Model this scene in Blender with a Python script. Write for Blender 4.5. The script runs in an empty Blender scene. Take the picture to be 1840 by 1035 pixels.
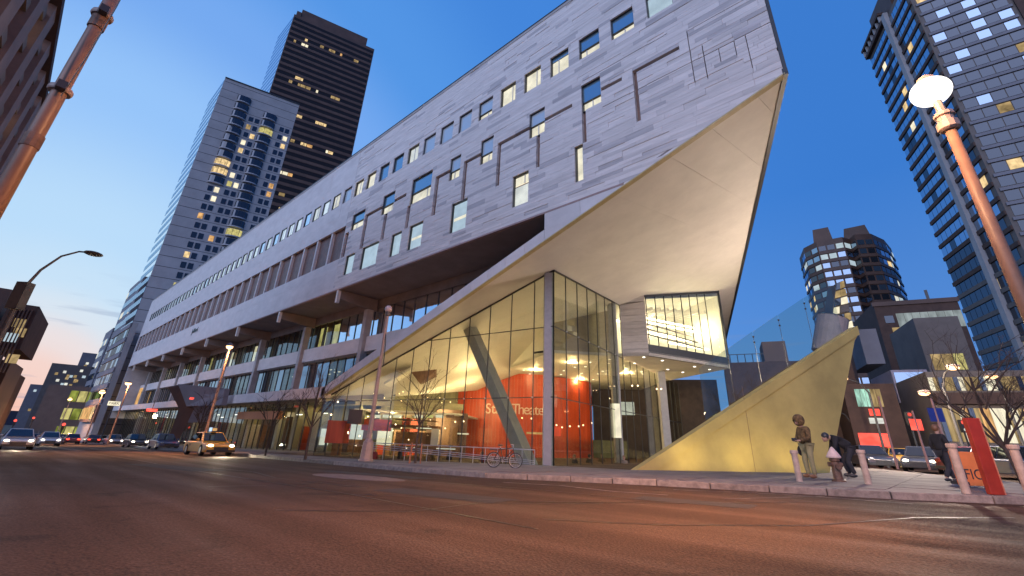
import bpy, bmesh, math, random
from mathutils import Vector, Matrix
random.seed(7)
sc = bpy.context.scene
# ------------------------------------------------------------------ camera
FOC = 801.86                       # pixels of an 1840 px wide frame
PPX, PPY = 920.0, 445.0
def _unit(a): return Vector(a).normalized()
VUP = _unit((995-PPX, -1420-PPY, FOC)); VX = -_unit((-19-PPX, 752-PPY, FOC)); VY = VUP.cross(VX)
# VX, VY, VUP: the world axes seen in camera coordinates (right, down, forward)
EYE = Vector((0, 0, .9))
def ray(u, v):
    c = Vector((u-PPX, v-PPY, FOC))
    return Vector((VX.dot(c), VY.dot(c), VUP.dot(c)))
def at_y(u, v, y): d = ray(u, v); return EYE + d*((y-EYE.y)/d.y)
def at_z(u, v, z): d = ray(u, v); return EYE + d*((z-EYE.z)/d.z)
def at_d(u, v, dist): d = ray(u, v); return EYE + d*(dist/math.hypot(d.x, d.y))
def at_pl(u, v, p, n): d = ray(u, v); return EYE + d*((p-EYE).dot(n)/d.dot(n))
cam = bpy.data.cameras.new('camera'); camo = bpy.data.objects.new('camera', cam); sc.collection.objects.link(camo)
right = Vector((VX.x, VY.x, VUP.x)); down = Vector((VX.y, VY.y, VUP.y)); fwd = Vector((VX.z, VY.z, VUP.z))
camo.matrix_world = Matrix(((right.x, -down.x, -fwd.x, EYE.x), (right.y, -down.y, -fwd.y, EYE.y), (right.z, -down.z, -fwd.z, EYE.z), (0, 0, 0, 1)))
cam.sensor_fit = 'HORIZONTAL'; cam.sensor_width = 36; cam.lens = FOC/1840*36
cam.shift_y = -(517.5-PPY)/1840; cam.clip_start = .1; cam.clip_end = 4000
sc.camera = camo
# ------------------------------------------------------------------ sky, sun, exposure
w = bpy.data.worlds.new('World'); sc.world = w; w.use_nodes = True
nt = w.node_tree; nt.nodes.clear()
def wn(kind, **kw):
    n = nt.nodes.new(kind)
    for k, v in kw.items(): setattr(n, k, v)
    return n
def lk(a, b): nt.links.new(a, b)
def srgb(r, g, b): return tuple(((c/255+.055)/1.055)**2.4 if c > 10 else c/255/12.92 for c in (r, g, b)) + (1,)
# twilight: the Nishita sky with the sun just under the western horizon, over a clear dusk gradient that fans out from where it set
sky = wn('ShaderNodeTexSky', sky_type='NISHITA', sun_disc=False)
sky.sun_elevation = math.radians(-3); sky.sun_rotation = math.radians(-90); sky.ozone_density = 3; sky.altitude = 20
tc = wn('ShaderNodeTexCoord')
dot = wn('ShaderNodeVectorMath', operation='DOT_PRODUCT'); dot.inputs[1].default_value = (-1, 0, 0)
nrm = wn('ShaderNodeVectorMath', operation='NORMALIZE'); lk(tc.outputs['Generated'], nrm.inputs[0]); lk(nrm.outputs[0], dot.inputs[0])
acs = wn('ShaderNodeMath', operation='ARCCOSINE'); lk(dot.outputs['Value'], acs.inputs[0])
div = wn('ShaderNodeMath', operation='DIVIDE'); div.inputs[1].default_value = math.pi; lk(acs.outputs[0], div.inputs[0])
ramp = wn('ShaderNodeValToRGB'); cr = ramp.color_ramp; cr.interpolation = 'EASE'
stops = [(0, (246, 190, 172)), (4.5, (245, 212, 202)), (7, (236, 224, 224)), (9.5, (216, 229, 241)), (12, (200, 226, 247)), (17, (187, 221, 250)), (30, (150, 196, 249)), (40, (118, 170, 240)), (50, (84, 150, 229)), (64, (68, 134, 219)), (90, (60, 124, 208)), (130, (60, 112, 192)), (180, (66, 104, 176))]
while len(cr.elements) < len(stops): cr.elements.new(.5)
for e, (a, c) in zip(cr.elements, stops): e.position = a/180; e.color = srgb(*c)
lk(div.outputs[0], ramp.inputs[0])
sep = wn('ShaderNodeSeparateXYZ'); lk(nrm.outputs[0], sep.inputs[0])
low = wn('ShaderNodeMapRange'); low.inputs[1].default_value = 0; low.inputs[2].default_value = .45; low.inputs[3].default_value = .42; low.inputs[4].default_value = 0
lk(sep.outputs[2], low.inputs[0])
hz = wn('ShaderNodeMixRGB'); hz.inputs[2].default_value = srgb(132, 176, 226); far = wn('ShaderNodeMapRange'); far.inputs[1].default_value = .06; far.inputs[2].default_value = .32; lk(div.outputs[0], far.inputs[0])
lm = wn('ShaderNodeMath', operation='MULTIPLY'); lk(low.outputs[0], lm.inputs[0]); lk(far.outputs[0], lm.inputs[1])
lk(lm.outputs[0], hz.inputs[0]); lk(ramp.outputs[0], hz.inputs[1])
# a few thin cloud streaks low over the horizon
mp = wn('ShaderNodeMapping'); mp.inputs['Scale'].default_value = (3.2, 3.2, 30); mp.inputs['Location'].default_value = (1.7, .4, .3); lk(nrm.outputs[0], mp.inputs[0])
ns = wn('ShaderNodeTexNoise'); ns.inputs['Scale'].default_value = 2.2; ns.inputs['Detail'].default_value = 6; lk(mp.outputs[0], ns.inputs[0])
cl = wn('ShaderNodeMapRange'); cl.inputs[1].default_value = .55; cl.inputs[2].default_value = .68; lk(ns.outputs[0], cl.inputs[0])
lo2 = wn('ShaderNodeMapRange'); lo2.inputs[1].default_value = .06; lo2.inputs[2].default_value = .24; lo2.inputs[3].default_value = .8; lo2.inputs[4].default_value = 0
lk(sep.outputs[2], lo2.inputs[0])
mul = wn('ShaderNodeMath', operation='MULTIPLY'); lk(cl.outputs[0], mul.inputs[0]); lk(lo2.outputs[0], mul.inputs[1])
cm = wn('ShaderNodeMixRGB'); cm.inputs[2].default_value = srgb(128, 146, 182); lk(mul.outputs[0], cm.inputs[0]); lk(hz.outputs[0], cm.inputs[1])
b1 = wn('ShaderNodeBackground'); b1.inputs[1].default_value = .05; lk(sky.outputs[0], b1.inputs[0])
b2 = wn('ShaderNodeBackground'); b2.inputs[1].default_value = 1.0; lk(cm.outputs[0], b2.inputs[0])
ad = wn('ShaderNodeAddShader'); lk(b1.outputs[0], ad.inputs[0]); lk(b2.outputs[0], ad.inputs[1])
out = wn('ShaderNodeOutputWorld'); lk(ad.outputs[0], out.inputs[0])
# added soft fill from the south-south-east, standing in for the southern sky
sl = bpy.data.lights.new('south_fill_sun', 'SUN'); sl.energy = 1.9; sl.angle = math.radians(60); sl.color = (.76, .78, 1)
so = bpy.data.objects.new('south_fill_sun', sl); sc.collection.objects.link(so)
so.rotation_euler = Vector((-.2, .95, -.3)).to_track_quat('-Z', 'Y').to_euler()
sc.view_settings.view_transform = 'Standard'; sc.view_settings.look = 'None'
sc.view_settings.exposure = 0; sc.view_settings.gamma = 1; sc.view_settings.use_curve_mapping = False
sc.render.engine = 'CYCLES'; sc.cycles.use_denoising = True
# ------------------------------------------------------------------ helpers
COL = sc.collection
def wloc(o):
    v = Vector((0, 0, 0))
    while o is not None: v += o.location; o = o.parent
    return v
def tag(o, label=None, cat=None, group=None, kind=None):
    if label: o['label'] = label
    if cat: o['category'] = cat
    if group: o['group'] = group
    if kind: o['kind'] = kind
    return o
def thing(name, label, cat, loc=(0, 0, 0), group=None):
    o = bpy.data.objects.new(name, None); COL.objects.link(o); o.location = loc; o.empty_display_size = .2
    return tag(o, label, cat, group)
class MB:
    def __init__(s): s.v = []; s.f = []
    def add(s, vs, fs):
        n = len(s.v); s.v += [tuple(p) for p in vs]; s.f += [tuple(i+n for i in f) for f in fs]; return s
    def hexa(s, p):      # 8 corners: bottom ring 0-3, top ring 4-7
        return s.add(p, [(3, 2, 1, 0), (4, 5, 6, 7), (0, 1, 5, 4), (1, 2, 6, 5), (2, 3, 7, 6), (3, 0, 4, 7)])
    def box(s, x0, x1, y0, y1, z0, z1):
        return s.hexa([(x0, y0, z0), (x1, y0, z0), (x1, y1, z0), (x0, y1, z0), (x0, y0, z1), (x1, y0, z1), (x1, y1, z1), (x0, y1, z1)])
    def obox(s, c, u, v, w_):   # centre and three half-axis vectors
        c, u, v, w_ = Vector(c), Vector(u), Vector(v), Vector(w_)
        return s.hexa([c-u-v-w_, c+u-v-w_, c+u+v-w_, c-u+v-w_, c-u-v+w_, c+u-v+w_, c+u+v+w_, c-u+v+w_])
    def prism(s, poly, vec):
        n = len(poly); a = [Vector(p) for p in poly]; b = [p+Vector(vec) for p in a]
        return s.add(a+b, [tuple(range(n-1, -1, -1)), tuple(range(n, 2*n))] + [(i, (i+1) % n, (i+1) % n+n, i+n) for i in range(n)])
    def poly(s, pts): return s.add(pts, [tuple(range(len(pts)))])
    def bar(s, a, b, t, t2=None, up=(0, 0, 1)):
        a, b = Vector(a), Vector(b); d = (b-a); l = d.length
        if l < 1e-6: return s
        d /= l; u = d.cross(Vector(up))
        if u.length < 1e-3: u = d.cross(Vector((1, 0, 0)))
        u.normalize(); v = u.cross(d); t2 = t2 or t
        return s.obox((a+b)/2, d*l/2, u*t/2, v*t2/2)
    def tube(s, pts, rs, n=8, caps=True):
        pts = [Vector(p) for p in pts]
        if not isinstance(rs, (list, tuple)): rs = [rs]*len(pts)
        base = len(s.v); u = None
        for i, p in enumerate(pts):
            d = (pts[min(i+1, len(pts)-1)]-pts[max(i-1, 0)]).normalized()
            if u is None:
                u = d.cross(Vector((0, 0, 1)))
                if u.length < 1e-2: u = d.cross(Vector((1, 0, 0)))
            else: u = u-d*u.dot(d)
            u.normalize(); v = d.cross(u)
            for k in range(n):
                a = 2*math.pi*k/n; s.v.append(tuple(p+(u*math.cos(a)+v*math.sin(a))*rs[i]))
        for i in range(len(pts)-1):
            for k in range(n):
                a, b = base+i*n+k, base+i*n+(k+1) % n; s.f.append((a, b, b+n, a+n))
        if caps:
            s.f.append(tuple(base+k for k in range(n-1, -1, -1))); e = base+(len(pts)-1)*n; s.f.append(tuple(e+k for k in range(n)))
        return s
    def lathe(s, prof, c=(0, 0, 0), n=16):
        c = Vector(c); base = len(s.v)
        for r, z in prof:
            for k in range(n):
                a = 2*math.pi*k/n; s.v.append((c.x+r*math.cos(a), c.y+r*math.sin(a), c.z+z))
        for i in range(len(prof)-1):
            for k in range(n):
                a, b = base+i*n+k, base+i*n+(k+1) % n; s.f.append((a, b, b+n, a+n))
        s.f.append(tuple(base+k for k in range(n-1, -1, -1))); e = base+(len(prof)-1)*n; s.f.append(tuple(e+k for k in range(n)))
        return s
    def ball(s, c, r, n=12, m=8, sc_=(1, 1, 1)):
        c = Vector(c); base = len(s.v)
        s.v.append((c.x, c.y, c.z-r*sc_[2]))
        for i in range(1, m):
            t = math.pi*i/m-math.pi/2
            for k in range(n):
                a = 2*math.pi*k/n; s.v.append((c.x+r*sc_[0]*math.cos(t)*math.cos(a), c.y+r*sc_[1]*math.cos(t)*math.sin(a), c.z+r*sc_[2]*math.sin(t)))
        s.v.append((c.x, c.y, c.z+r*sc_[2])); top = len(s.v)-1
        for k in range(n): s.f.append((base, base+1+(k+1) % n, base+1+k))
        for i in range(m-2):
            for k in range(n):
                a, b = base+1+i*n+k, base+1+i*n+(k+1) % n; s.f.append((a, b, b+n, a+n))
        e = base+1+(m-2)*n
        for k in range(n): s.f.append((e+k, e+(k+1) % n, top))
        return s
    def mesh(s, name, mat, off=(0, 0, 0), smooth=False):
        me = bpy.data.meshes.new(name); o = Vector(off)
        me.from_pydata([Vector(p)-o for p in s.v], [], s.f); me.update()
        b = bmesh.new(); b.from_mesh(me); bmesh.ops.recalc_face_normals(b, faces=b.faces); b.to_mesh(me); b.free()
        if mat: me.materials.append(mat)
        if smooth: me.shade_smooth() if hasattr(me, 'shade_smooth') else [setattr(p, 'use_smooth', True) for p in me.polygons]
        return me
    def build(s, name, mat, parent=None, smooth=False, bevel=0, segs=2, kind=None, loc=None, sub=0):
        off = wloc(parent) if parent else Vector((0, 0, 0))
        loc = Vector(loc) if loc is not None else off
        o = bpy.data.objects.new(name, s.mesh(name, mat, loc, smooth)); COL.objects.link(o)
        o.parent = parent; o.location = loc-off
        if bevel: m = o.modifiers.new('bevel', 'BEVEL'); m.width = bevel; m.segments = segs; m.limit_method = 'ANGLE'
        if sub: m = o.modifiers.new('sub', 'SUBSURF'); m.levels = sub; m.render_levels = sub
        if kind: o['kind'] = kind
        return o
def inst(name, me, loc, parent=None, rot=(0, 0, 0), scale=(1, 1, 1)):
    o = bpy.data.objects.new(name, me); COL.objects.link(o); o.parent = parent
    o.location = Vector(loc)-(wloc(parent) if parent else Vector((0, 0, 0))); o.rotation_euler = rot; o.scale = scale
    return o
def copy_tree(o, parent=None):
    c = o.copy(); COL.objects.link(c); c.parent = parent
    for ch in o.children: copy_tree(ch, c)
    return c
def lamp(name, kind, loc, power, color, size=.1, parent=None, aim=None, sx=None, sy=None, spot=None, blend=.5):
    l = bpy.data.lights.new(name, kind); l.energy = power; l.color = color
    if kind == 'AREA':
        l.size = sx or size
        if sy: l.shape = 'RECTANGLE'; l.size_y = sy
    else: l.shadow_soft_size = size
    if kind == 'SPOT': l.spot_size = math.radians(spot or 90); l.spot_blend = blend
    o = bpy.data.objects.new(name, l); COL.objects.link(o); o.location = loc
    if aim is not None: o.rotation_euler = (Vector(aim)-Vector(loc)).to_track_quat('-Z', 'Y').to_euler()
    if parent: o.parent = parent; o.location = Vector(loc)-wloc(parent)
    return o
# ------------------------------------------------------------------ materials
def nodes_of(m):
    m.use_nodes = True; t = m.node_tree; t.nodes.clear(); return t
def mat(name, c, rough=.7, var=.15, scale=3., metal=0., bump=0., bscale=None, stretch=(1, 1, 1), c2=None, spec=.5, emit=None, estr=0., coat=0., obj_rand=0., detail=6):
    m = bpy.data.materials.new(name); t = nodes_of(m); N = t.nodes.new; L = t.links.new
    o = N('ShaderNodeOutputMaterial'); b = N('ShaderNodeBsdfPrincipled'); L(b.outputs[0], o.inputs[0])
    b.inputs['Roughness'].default_value = rough; b.inputs['Metallic'].default_value = metal; b.inputs['Specular IOR Level'].default_value = spec
    b.inputs['Coat Weight'].default_value = coat
    co = N('ShaderNodeTexCoord'); mp = N('ShaderNodeMapping'); mp.inputs['Scale'].default_value = stretch; L(co.outputs['Object'], mp.inputs[0])
    n = N('ShaderNodeTexNoise'); n.inputs['Scale'].default_value = scale; n.inputs['Detail'].default_value = detail; n.inputs['Roughness'].default_value = .65; L(mp.outputs[0], n.inputs[0])
    r = N('ShaderNodeValToRGB'); lo = tuple(x*(1-var*1.6) for x in c)+(1,); hi = tuple(min(1, x*(1+var)) for x in (c2 or c))+(1,)
    r.color_ramp.elements[0].position = .3; r.color_ramp.elements[1].position = .7
    r.color_ramp.elements[0].color = lo; r.color_ramp.elements[1].color = hi; L(n.outputs[0], r.inputs[0])
    src = r.outputs[0]
    if obj_rand:
        oi = N('ShaderNodeObjectInfo'); mr = N('ShaderNodeMapRange'); mr.inputs[3].default_value = 1-obj_rand; mr.inputs[4].default_value = 1+obj_rand; L(oi.outputs['Random'], mr.inputs[0])
        mm = N('ShaderNodeVectorMath'); mm.operation = 'SCALE'; L(src, mm.inputs[0]); L(mr.outputs[0], mm.inputs['Scale']); src = mm.outputs[0]
    L(src, b.inputs['Base Color'])
    if bump:
        n2 = N('ShaderNodeTexNoise'); n2.inputs['Scale'].default_value = bscale or scale*6; n2.inputs['Detail'].default_value = 5; L(mp.outputs[0], n2.inputs[0])
        bp = N('ShaderNodeBump'); bp.inputs['Strength'].default_value = bump; bp.inputs['Distance'].default_value = .02; L(n2.outputs[0], bp.inputs['Height']); L(bp.outputs[0], b.inputs['Normal'])
    if emit: b.inputs['Emission Color'].default_value = emit+(1,); b.inputs['Emission Strength'].default_value = estr
    return m
def glow(name, c, strength, var=.35, scale=2.5, stretch=(1, 1, 1)):
    """something that gives off light: a lit room seen through a window, a lamp, a screen"""
    m = bpy.data.materials.new(name); t = nodes_of(m); N = t.nodes.new; L = t.links.new
    o = N('ShaderNodeOutputMaterial'); e = N('ShaderNodeEmission'); L(e.outputs[0], o.inputs[0]); e.inputs[0].default_value = c+(1,)
    if var:
        co = N('ShaderNodeTexCoord'); mp = N('ShaderNodeMapping'); mp.inputs['Scale'].default_value = stretch; L(co.outputs['Object'], mp.inputs[0])
        oi = N('ShaderNodeObjectInfo'); ad = N('ShaderNodeVectorMath'); L(mp.outputs[0], ad.inputs[0])
        sc2 = N('ShaderNodeMath'); sc2.operation = 'MULTIPLY'; sc2.inputs[1].default_value = 50; L(oi.outputs['Random'], sc2.inputs[0]); L(sc2.outputs[0], ad.inputs[1])
        n = N('ShaderNodeTexNoise'); n.inputs['Scale'].default_value = scale; n.inputs['Detail'].default_value = 3; L(ad.outputs[0], n.inputs[0])
        r = N('ShaderNodeMapRange'); r.inputs[1].default_value = .3; r.inputs[2].default_value = .7; r.inputs[3].default_value = strength*(1-var); r.inputs[4].default_value = strength*(1+var)
        L(n.outputs[0], r.inputs[0]); L(r.outputs[0], e.inputs[1])
    else: e.inputs[1].default_value = strength
    return m
def clear_glass(name, tint=(.93, .96, .93), f0=.04, gain=.96):
    m = bpy.data.materials.new(name); t = nodes_of(m); N = t.nodes.new; L = t.links.new
    o = N('ShaderNodeOutputMaterial'); tr = N('ShaderNodeBsdfTransparent'); tr.inputs[0].default_value = tint+(1,)
    g = N('ShaderNodeBsdfGlossy'); g.inputs['Roughness'].default_value = .005; mx = N('ShaderNodeMixShader')
    lw = N('ShaderNodeLayerWeight'); lw.inputs[0].default_value = .5; pw = N('ShaderNodeMath'); pw.operation = 'POWER'; pw.inputs[1].default_value = 5; L(lw.outputs['Facing'], pw.inputs[0])
    ma = N('ShaderNodeMath'); ma.operation = 'MULTIPLY_ADD'; ma.inputs[1].default_value = gain; ma.inputs[2].default_value = f0; L(pw.outputs[0], ma.inputs[0])
    L(ma.outputs[0], mx.inputs[0]); L(tr.outputs[0], mx.inputs[1]); L(g.outputs[0], mx.inputs[2]); L(mx.outputs[0], o.inputs[0])
    return m
def coated_glass(name, tint, body, refl=.5, rough=.03, wob=.02):
    """opaque-looking facade glass: a dark body under a mirror coat"""
    m = bpy.data.materials.new(name); t = nodes_of(m); N = t.nodes.new; L = t.links.new
    o = N('ShaderNodeOutputMaterial'); d = N('ShaderNodeBsdfDiffuse'); d.inputs[0].default_value = body+(1,)
    g = N('ShaderNodeBsdfGlossy'); g.inputs[0].default_value = tint+(1,); g.inputs['Roughness'].default_value = rough
    mx = N('ShaderNodeMixShader'); fr = N('ShaderNodeLayerWeight'); fr.inputs[0].default_value = refl
    a = N('ShaderNodeMapRange'); a.inputs[3].default_value = refl; a.inputs[4].default_value = 1; L(fr.outputs['Facing'], a.inputs[0]); L(a.outputs[0], mx.inputs[0])
    if wob:
        oi = N('ShaderNodeObjectInfo'); co = N('ShaderNodeTexCoord'); ad = N('ShaderNodeVectorMath'); L(co.outputs['Object'], ad.inputs[0]); L(oi.outputs['Random'], ad.inputs[1])
        n = N('ShaderNodeTexNoise'); n.inputs['Scale'].default_value = .7; L(ad.outputs[0], n.inputs[0])
        bp = N('ShaderNodeBump'); bp.inputs['Strength'].default_value = wob*10; bp.inputs['Distance'].default_value = .05; L(n.outputs[0], bp.inputs['Height']); L(bp.outputs[0], g.inputs['Normal'])
    L(d.outputs[0], mx.inputs[1]); L(g.outputs[0], mx.inputs[2]); L(mx.outputs[0], o.inputs[0])
    return m
M = {}
M['travertine'] = mat('travertine', (.63, .585, .545), .62, .13, 1.3, stretch=(.35, 1, 3.2), bump=.25, bscale=9, obj_rand=.1)
M['travertine_pale'] = mat('travertine_pale', (.68, .63, .59), .62, .1, 1.3, stretch=(.35, 1, 3.2), bump=.25, bscale=9, obj_rand=.06)
M['travertine_shade'] = mat('travertine_shade', (.47, .44, .425), .62, .16, 1.3, stretch=(.35, 1, 3.2), bump=.25, bscale=9, obj_rand=.08)  # random darker stone tone, also stands in for plank shadow dashes
M['panel_stone'] = mat('panel_stone', (.62, .59, .565), .66, .09, .8, stretch=(.6, 1, 1.4), bump=.12, bscale=14, obj_rand=.05)
M['bronze'] = mat('bronze', (.20, .115, .085), .45, .2, 2, metal=.2)
M['dark_frame'] = mat('dark_frame', (.035, .037, .04), .4, .1, 5)
M['steel'] = mat('steel', (.42, .43, .44), .38, .1, 4, metal=.6)
M['grey_paint'] = mat('grey_paint', (.33, .33, .33), .5, .08, 3)
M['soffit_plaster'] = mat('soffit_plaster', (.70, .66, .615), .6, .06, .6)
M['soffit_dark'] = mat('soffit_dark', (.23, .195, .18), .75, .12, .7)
M['white_plaster'] = mat('white_plaster', (.76, .73, .66), .6, .05, .7)
M['concrete'] = mat('concrete', (.40, .385, .37), .85, .13, 1.2, bump=.2, bscale=20)
def asphalt_mat():
    m = bpy.data.materials.new('asphalt'); t = nodes_of(m); N = t.nodes.new; L = t.links.new
    o = N('ShaderNodeOutputMaterial'); b = N('ShaderNodeBsdfPrincipled'); L(b.outputs[0], o.inputs[0]); b.inputs['Specular IOR Level'].default_value = .25
    co = N('ShaderNodeTexCoord')
    def noise(sc_, det, st=(1, 1, 1)):
        mp = N('ShaderNodeMapping'); mp.inputs['Scale'].default_value = st; L(co.outputs['Object'], mp.inputs[0]); n = N('ShaderNodeTexNoise'); n.inputs['Scale'].default_value = sc_; n.inputs['Detail'].default_value = det; L(mp.outputs[0], n.inputs[0]); return n.outputs[0]
    def rng(x, a, b_, c, d):
        r = N('ShaderNodeMapRange'); L(x, r.inputs[0]); r.inputs[1].default_value = a; r.inputs[2].default_value = b_; r.inputs[3].default_value = c; r.inputs[4].default_value = d; return r.outputs[0]
    def mul(x, y): q = N('ShaderNodeMath'); q.operation = 'MULTIPLY'; L(x, q.inputs[0]); L(y, q.inputs[1]); return q.outputs[0]
    patch = rng(noise(.22, 5), .35, .65, .72, 1.2); track = rng(noise(1.1, 4, (.06, 1, 1)), .35, .65, .78, 1.18); grit = rng(noise(34, 3), .3, .7, .55, 1.5); stain = rng(noise(.9, 6), .60, .70, 1, .55); peb = N('ShaderNodeTexVoronoi'); peb.inputs['Scale'].default_value = 42; L(co.outputs['Object'], peb.inputs[0]); pb = rng(peb.outputs[0], .0, .6, 1.25, .8)
    v = mul(mul(mul(patch, track), mul(grit, pb)), stain)
    c = N('ShaderNodeVectorMath'); c.operation = 'SCALE'; c.inputs[0].default_value = (.082, .047, .028); L(v, c.inputs['Scale']); L(c.outputs[0], b.inputs['Base Color'])
    L(rng(track, .78, 1.18, .92, .66), b.inputs['Roughness'])
    bp = N('ShaderNodeBump'); bp.inputs['Strength'].default_value = .8; bp.inputs['Distance'].default_value = .015; L(grit, bp.inputs['Height']); L(bp.outputs[0], b.inputs['Normal']); return m
M['asphalt'] = asphalt_mat()
M['sidewalk'] = mat('sidewalk', (.165, .145, .135), .8, .2, .8, bump=.35, bscale=40, obj_rand=.12)
M['kerb'] = mat('kerb', (.23, .195, .175), .8, .28, 6, bump=.6, bscale=30, obj_rand=.15)
M['red_wood'] = mat('red_wood', (.52, .07, .025), .35, .14, 1.2, stretch=(2, 2, .15), obj_rand=.1)
M['brown_wood'] = mat('brown_wood', (.20, .10, .05), .5, .25, 2, stretch=(1, 1, .2))
M['floor_stone'] = mat('floor_stone', (.22, .17, .12), .25, .15, 1)
M['glass'] = clear_glass('clear_lobby_glass', (.90, .93, .87), .075)
M['window_glass'] = clear_glass('window_glass', (.97, .985, .99), .045)
M['glass_shop'] = clear_glass('shop_glass', (.85, .88, .84), .05)
M['sky_glass'] = coated_glass('sky_glass', (.62, .76, .82), (.56, .63, .65), .16)
M['pale_glass'] = coated_glass('pale_glass', (.97, .99, 1.0), (.2, .24, .26), .82)
M['blue_glass'] = coated_glass('blue_glass', (.50, .70, .82), (.16, .26, .32), .32)
M['dim_glass'] = coated_glass('dim_glass', (.75, .8, .85), (.03, .032, .035), .22)
M['lit_cream'] = glow('lit_cream_room', (1.0, .90, .66), 1.0, .22, 1.2)
M['sky_glow'] = glow('sky_reflection_glow', (.84, .94, 1.0), 1.05, .15, 1.2)  # white sky reflection of the far window row, put in as glow
M['lit_white'] = glow('lit_white_room', (.95, .95, .85), .82, .2, 1.2)
M['lit_pale'] = glow('lit_pale_blind', (.64, .80, .90), .72, .15, 1.2)
M['lit_warm'] = glow('lit_warm_room', (1.0, .72, .36), .8, .5, 1.5)
M['lit_amber'] = glow('lit_amber_room', (1.0, .56, .22), .7, .5, 1.5)
M['lit_yellow'] = glow('lit_yellow_room', (.9, .8, .3), .6, .4, 1.5)
M['bulb_warm'] = glow('warm_bulb', (1.0, .72, .42), 5, 0)
M['bulb_white'] = glow('white_bulb', (1.0, .93, .82), 5, 0)
M['sodium'] = glow('sodium_lamp', (1.0, .56, .26), 4.5, 0)
M['flood'] = glow('flood_lamp', (1.0, .93, .88), 2.2, 0)
# ------------------------------------------------------------------ ground: one tilted street plane (the side street falls to the west)
SL = .022
def gz(x): return SL*max(-400, min(x, 12))
NRM = Vector((-SL, 0, 1)).normalized()
def at_g(u, v, h=0.): return at_pl(u, v, Vector((0, 0, h)), NRM)
mb = MB(); xs = [-1500, -400, 12, 1500]
for a, b in zip(xs, xs[1:]): mb.poly([(a, -700, gz(a)), (b, -700, gz(b)), (b, 1500, gz(b)), (a, 1500, gz(a))])
road = tag(mb.build('road', M['asphalt']), kind='structure')
SW = .15
kerb_line = [(-140, 12.2), (-60, 12.0), (-31.8, 11.75), (-21.5, 11.35), (-15, 11.0), (-11.3, 11.2), (-8.8, 12.3), (-6.5, 13.2), (-3.8, 13.9), (-1.4, 14.45), (.3, 15.3), (1.6, 16.3), (2.6, 17.6), (2.9, 19.4), (2.2, 22), (.2, 27.5), (-5, 41), (-32, 112)]
edge_line = [(-34, 112), (-14.5, 60), (-8, 36), (-4.45, 26.3), (-10.3, 18.75), (-15, 18.75), (-23.4, 14.3), (-40, 14.6), (-40, 24), (-140, 24)]
from mathutils.geometry import tessellate_polygon
def slab(name, pts, h, thick, m, parent=None, kind='structure'):
    v3 = [Vector((x, y, gz(x)+h)) for x, y in pts]; n = len(v3)
    tris = tessellate_polygon([v3]); me = MB()
    me.add([tuple(p) for p in v3]+[(p.x, p.y, p.z-thick) for p in v3], [tuple(t) for t in tris]+[(i, (i+1) % n, (i+1) % n+n, i+n) for i in range(n)])
    return tag(me.build(name, m, parent), kind=kind)
inner = []
for i, (x, y) in enumerate(kerb_line):      # inner edge of the kerb stones
    a = Vector(kerb_line[max(i-1, 0)]); b = Vector(kerb_line[min(i+1, len(kerb_line)-1)]); d = (b-a).normalized()
    inner.append((x-d.y*.2, y+d.x*.2))
pave = slab('sidewalk', inner+edge_line, SW-.006, 1.9, M['sidewalk'])
# sidewalk flags: separate slabs near the camera, expansion joints between them
def inside(p, poly):
    c = False; j = len(poly)-1
    for i in range(len(poly)):
        (xi, yi), (xj, yj) = poly[i], poly[j]
        if (yi > p[1]) != (yj > p[1]) and p[0] < (xj-xi)*(p[1]-yi)/(yj-yi)+xi: c = not c
        j = i
    return c
reg = inner+edge_line; nflag = 0
for i in range(-28, 3):
    for j in range(7, 22):
        x0, y0 = i*1.52, j*1.52; cs = [(x0, y0), (x0+1.5, y0), (x0+1.5, y0+1.5), (x0, y0+1.5)]
        if all(inside(c, reg) for c in cs):
            t = random.uniform(0, .006)
            MB().hexa([(x, y, gz(x)+SW-.03) for x, y in cs]+[(x, y, gz(x)+SW+.006+t) for x, y in cs]).build('paving_flag', M['sidewalk'], pave); nflag += 1
# kerb stones
k = 0
for (a, b) in zip(range(len(kerb_line)-1), range(1, len(kerb_line))):
    A_, B_ = Vector(kerb_line[a]), Vector(kerb_line[b]); I0, I1 = Vector(inner[a]), Vector(inner[b])
    n = max(1, round((B_-A_).length/(1.6 if A_.x > -60 else 4)))
    for i in range(n):
        p = [A_.lerp(B_, (i+.008)/n), A_.lerp(B_, (i+.992)/n), I0.lerp(I1, (i+.992)/n), I0.lerp(I1, (i+.008)/n)]
        t = random.uniform(-.006, .012)
        MB().hexa([(q.x, q.y, gz(q.x)-.2) for q in p]+[(q.x, q.y, gz(q.x)+SW+t) for q in p]).build('kerb_stone', M['kerb'], pave, bevel=.018 if A_.x > -25 else 0)
        k += 1
# sunken forecourt of the hall
PZ = -1.7
tag(MB().poly([(-42, 13, PZ), (6, 13, PZ), (6, 130, PZ), (-60, 130, PZ)]).build('sunken_plaza', M['floor_stone']), kind='structure')
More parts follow.
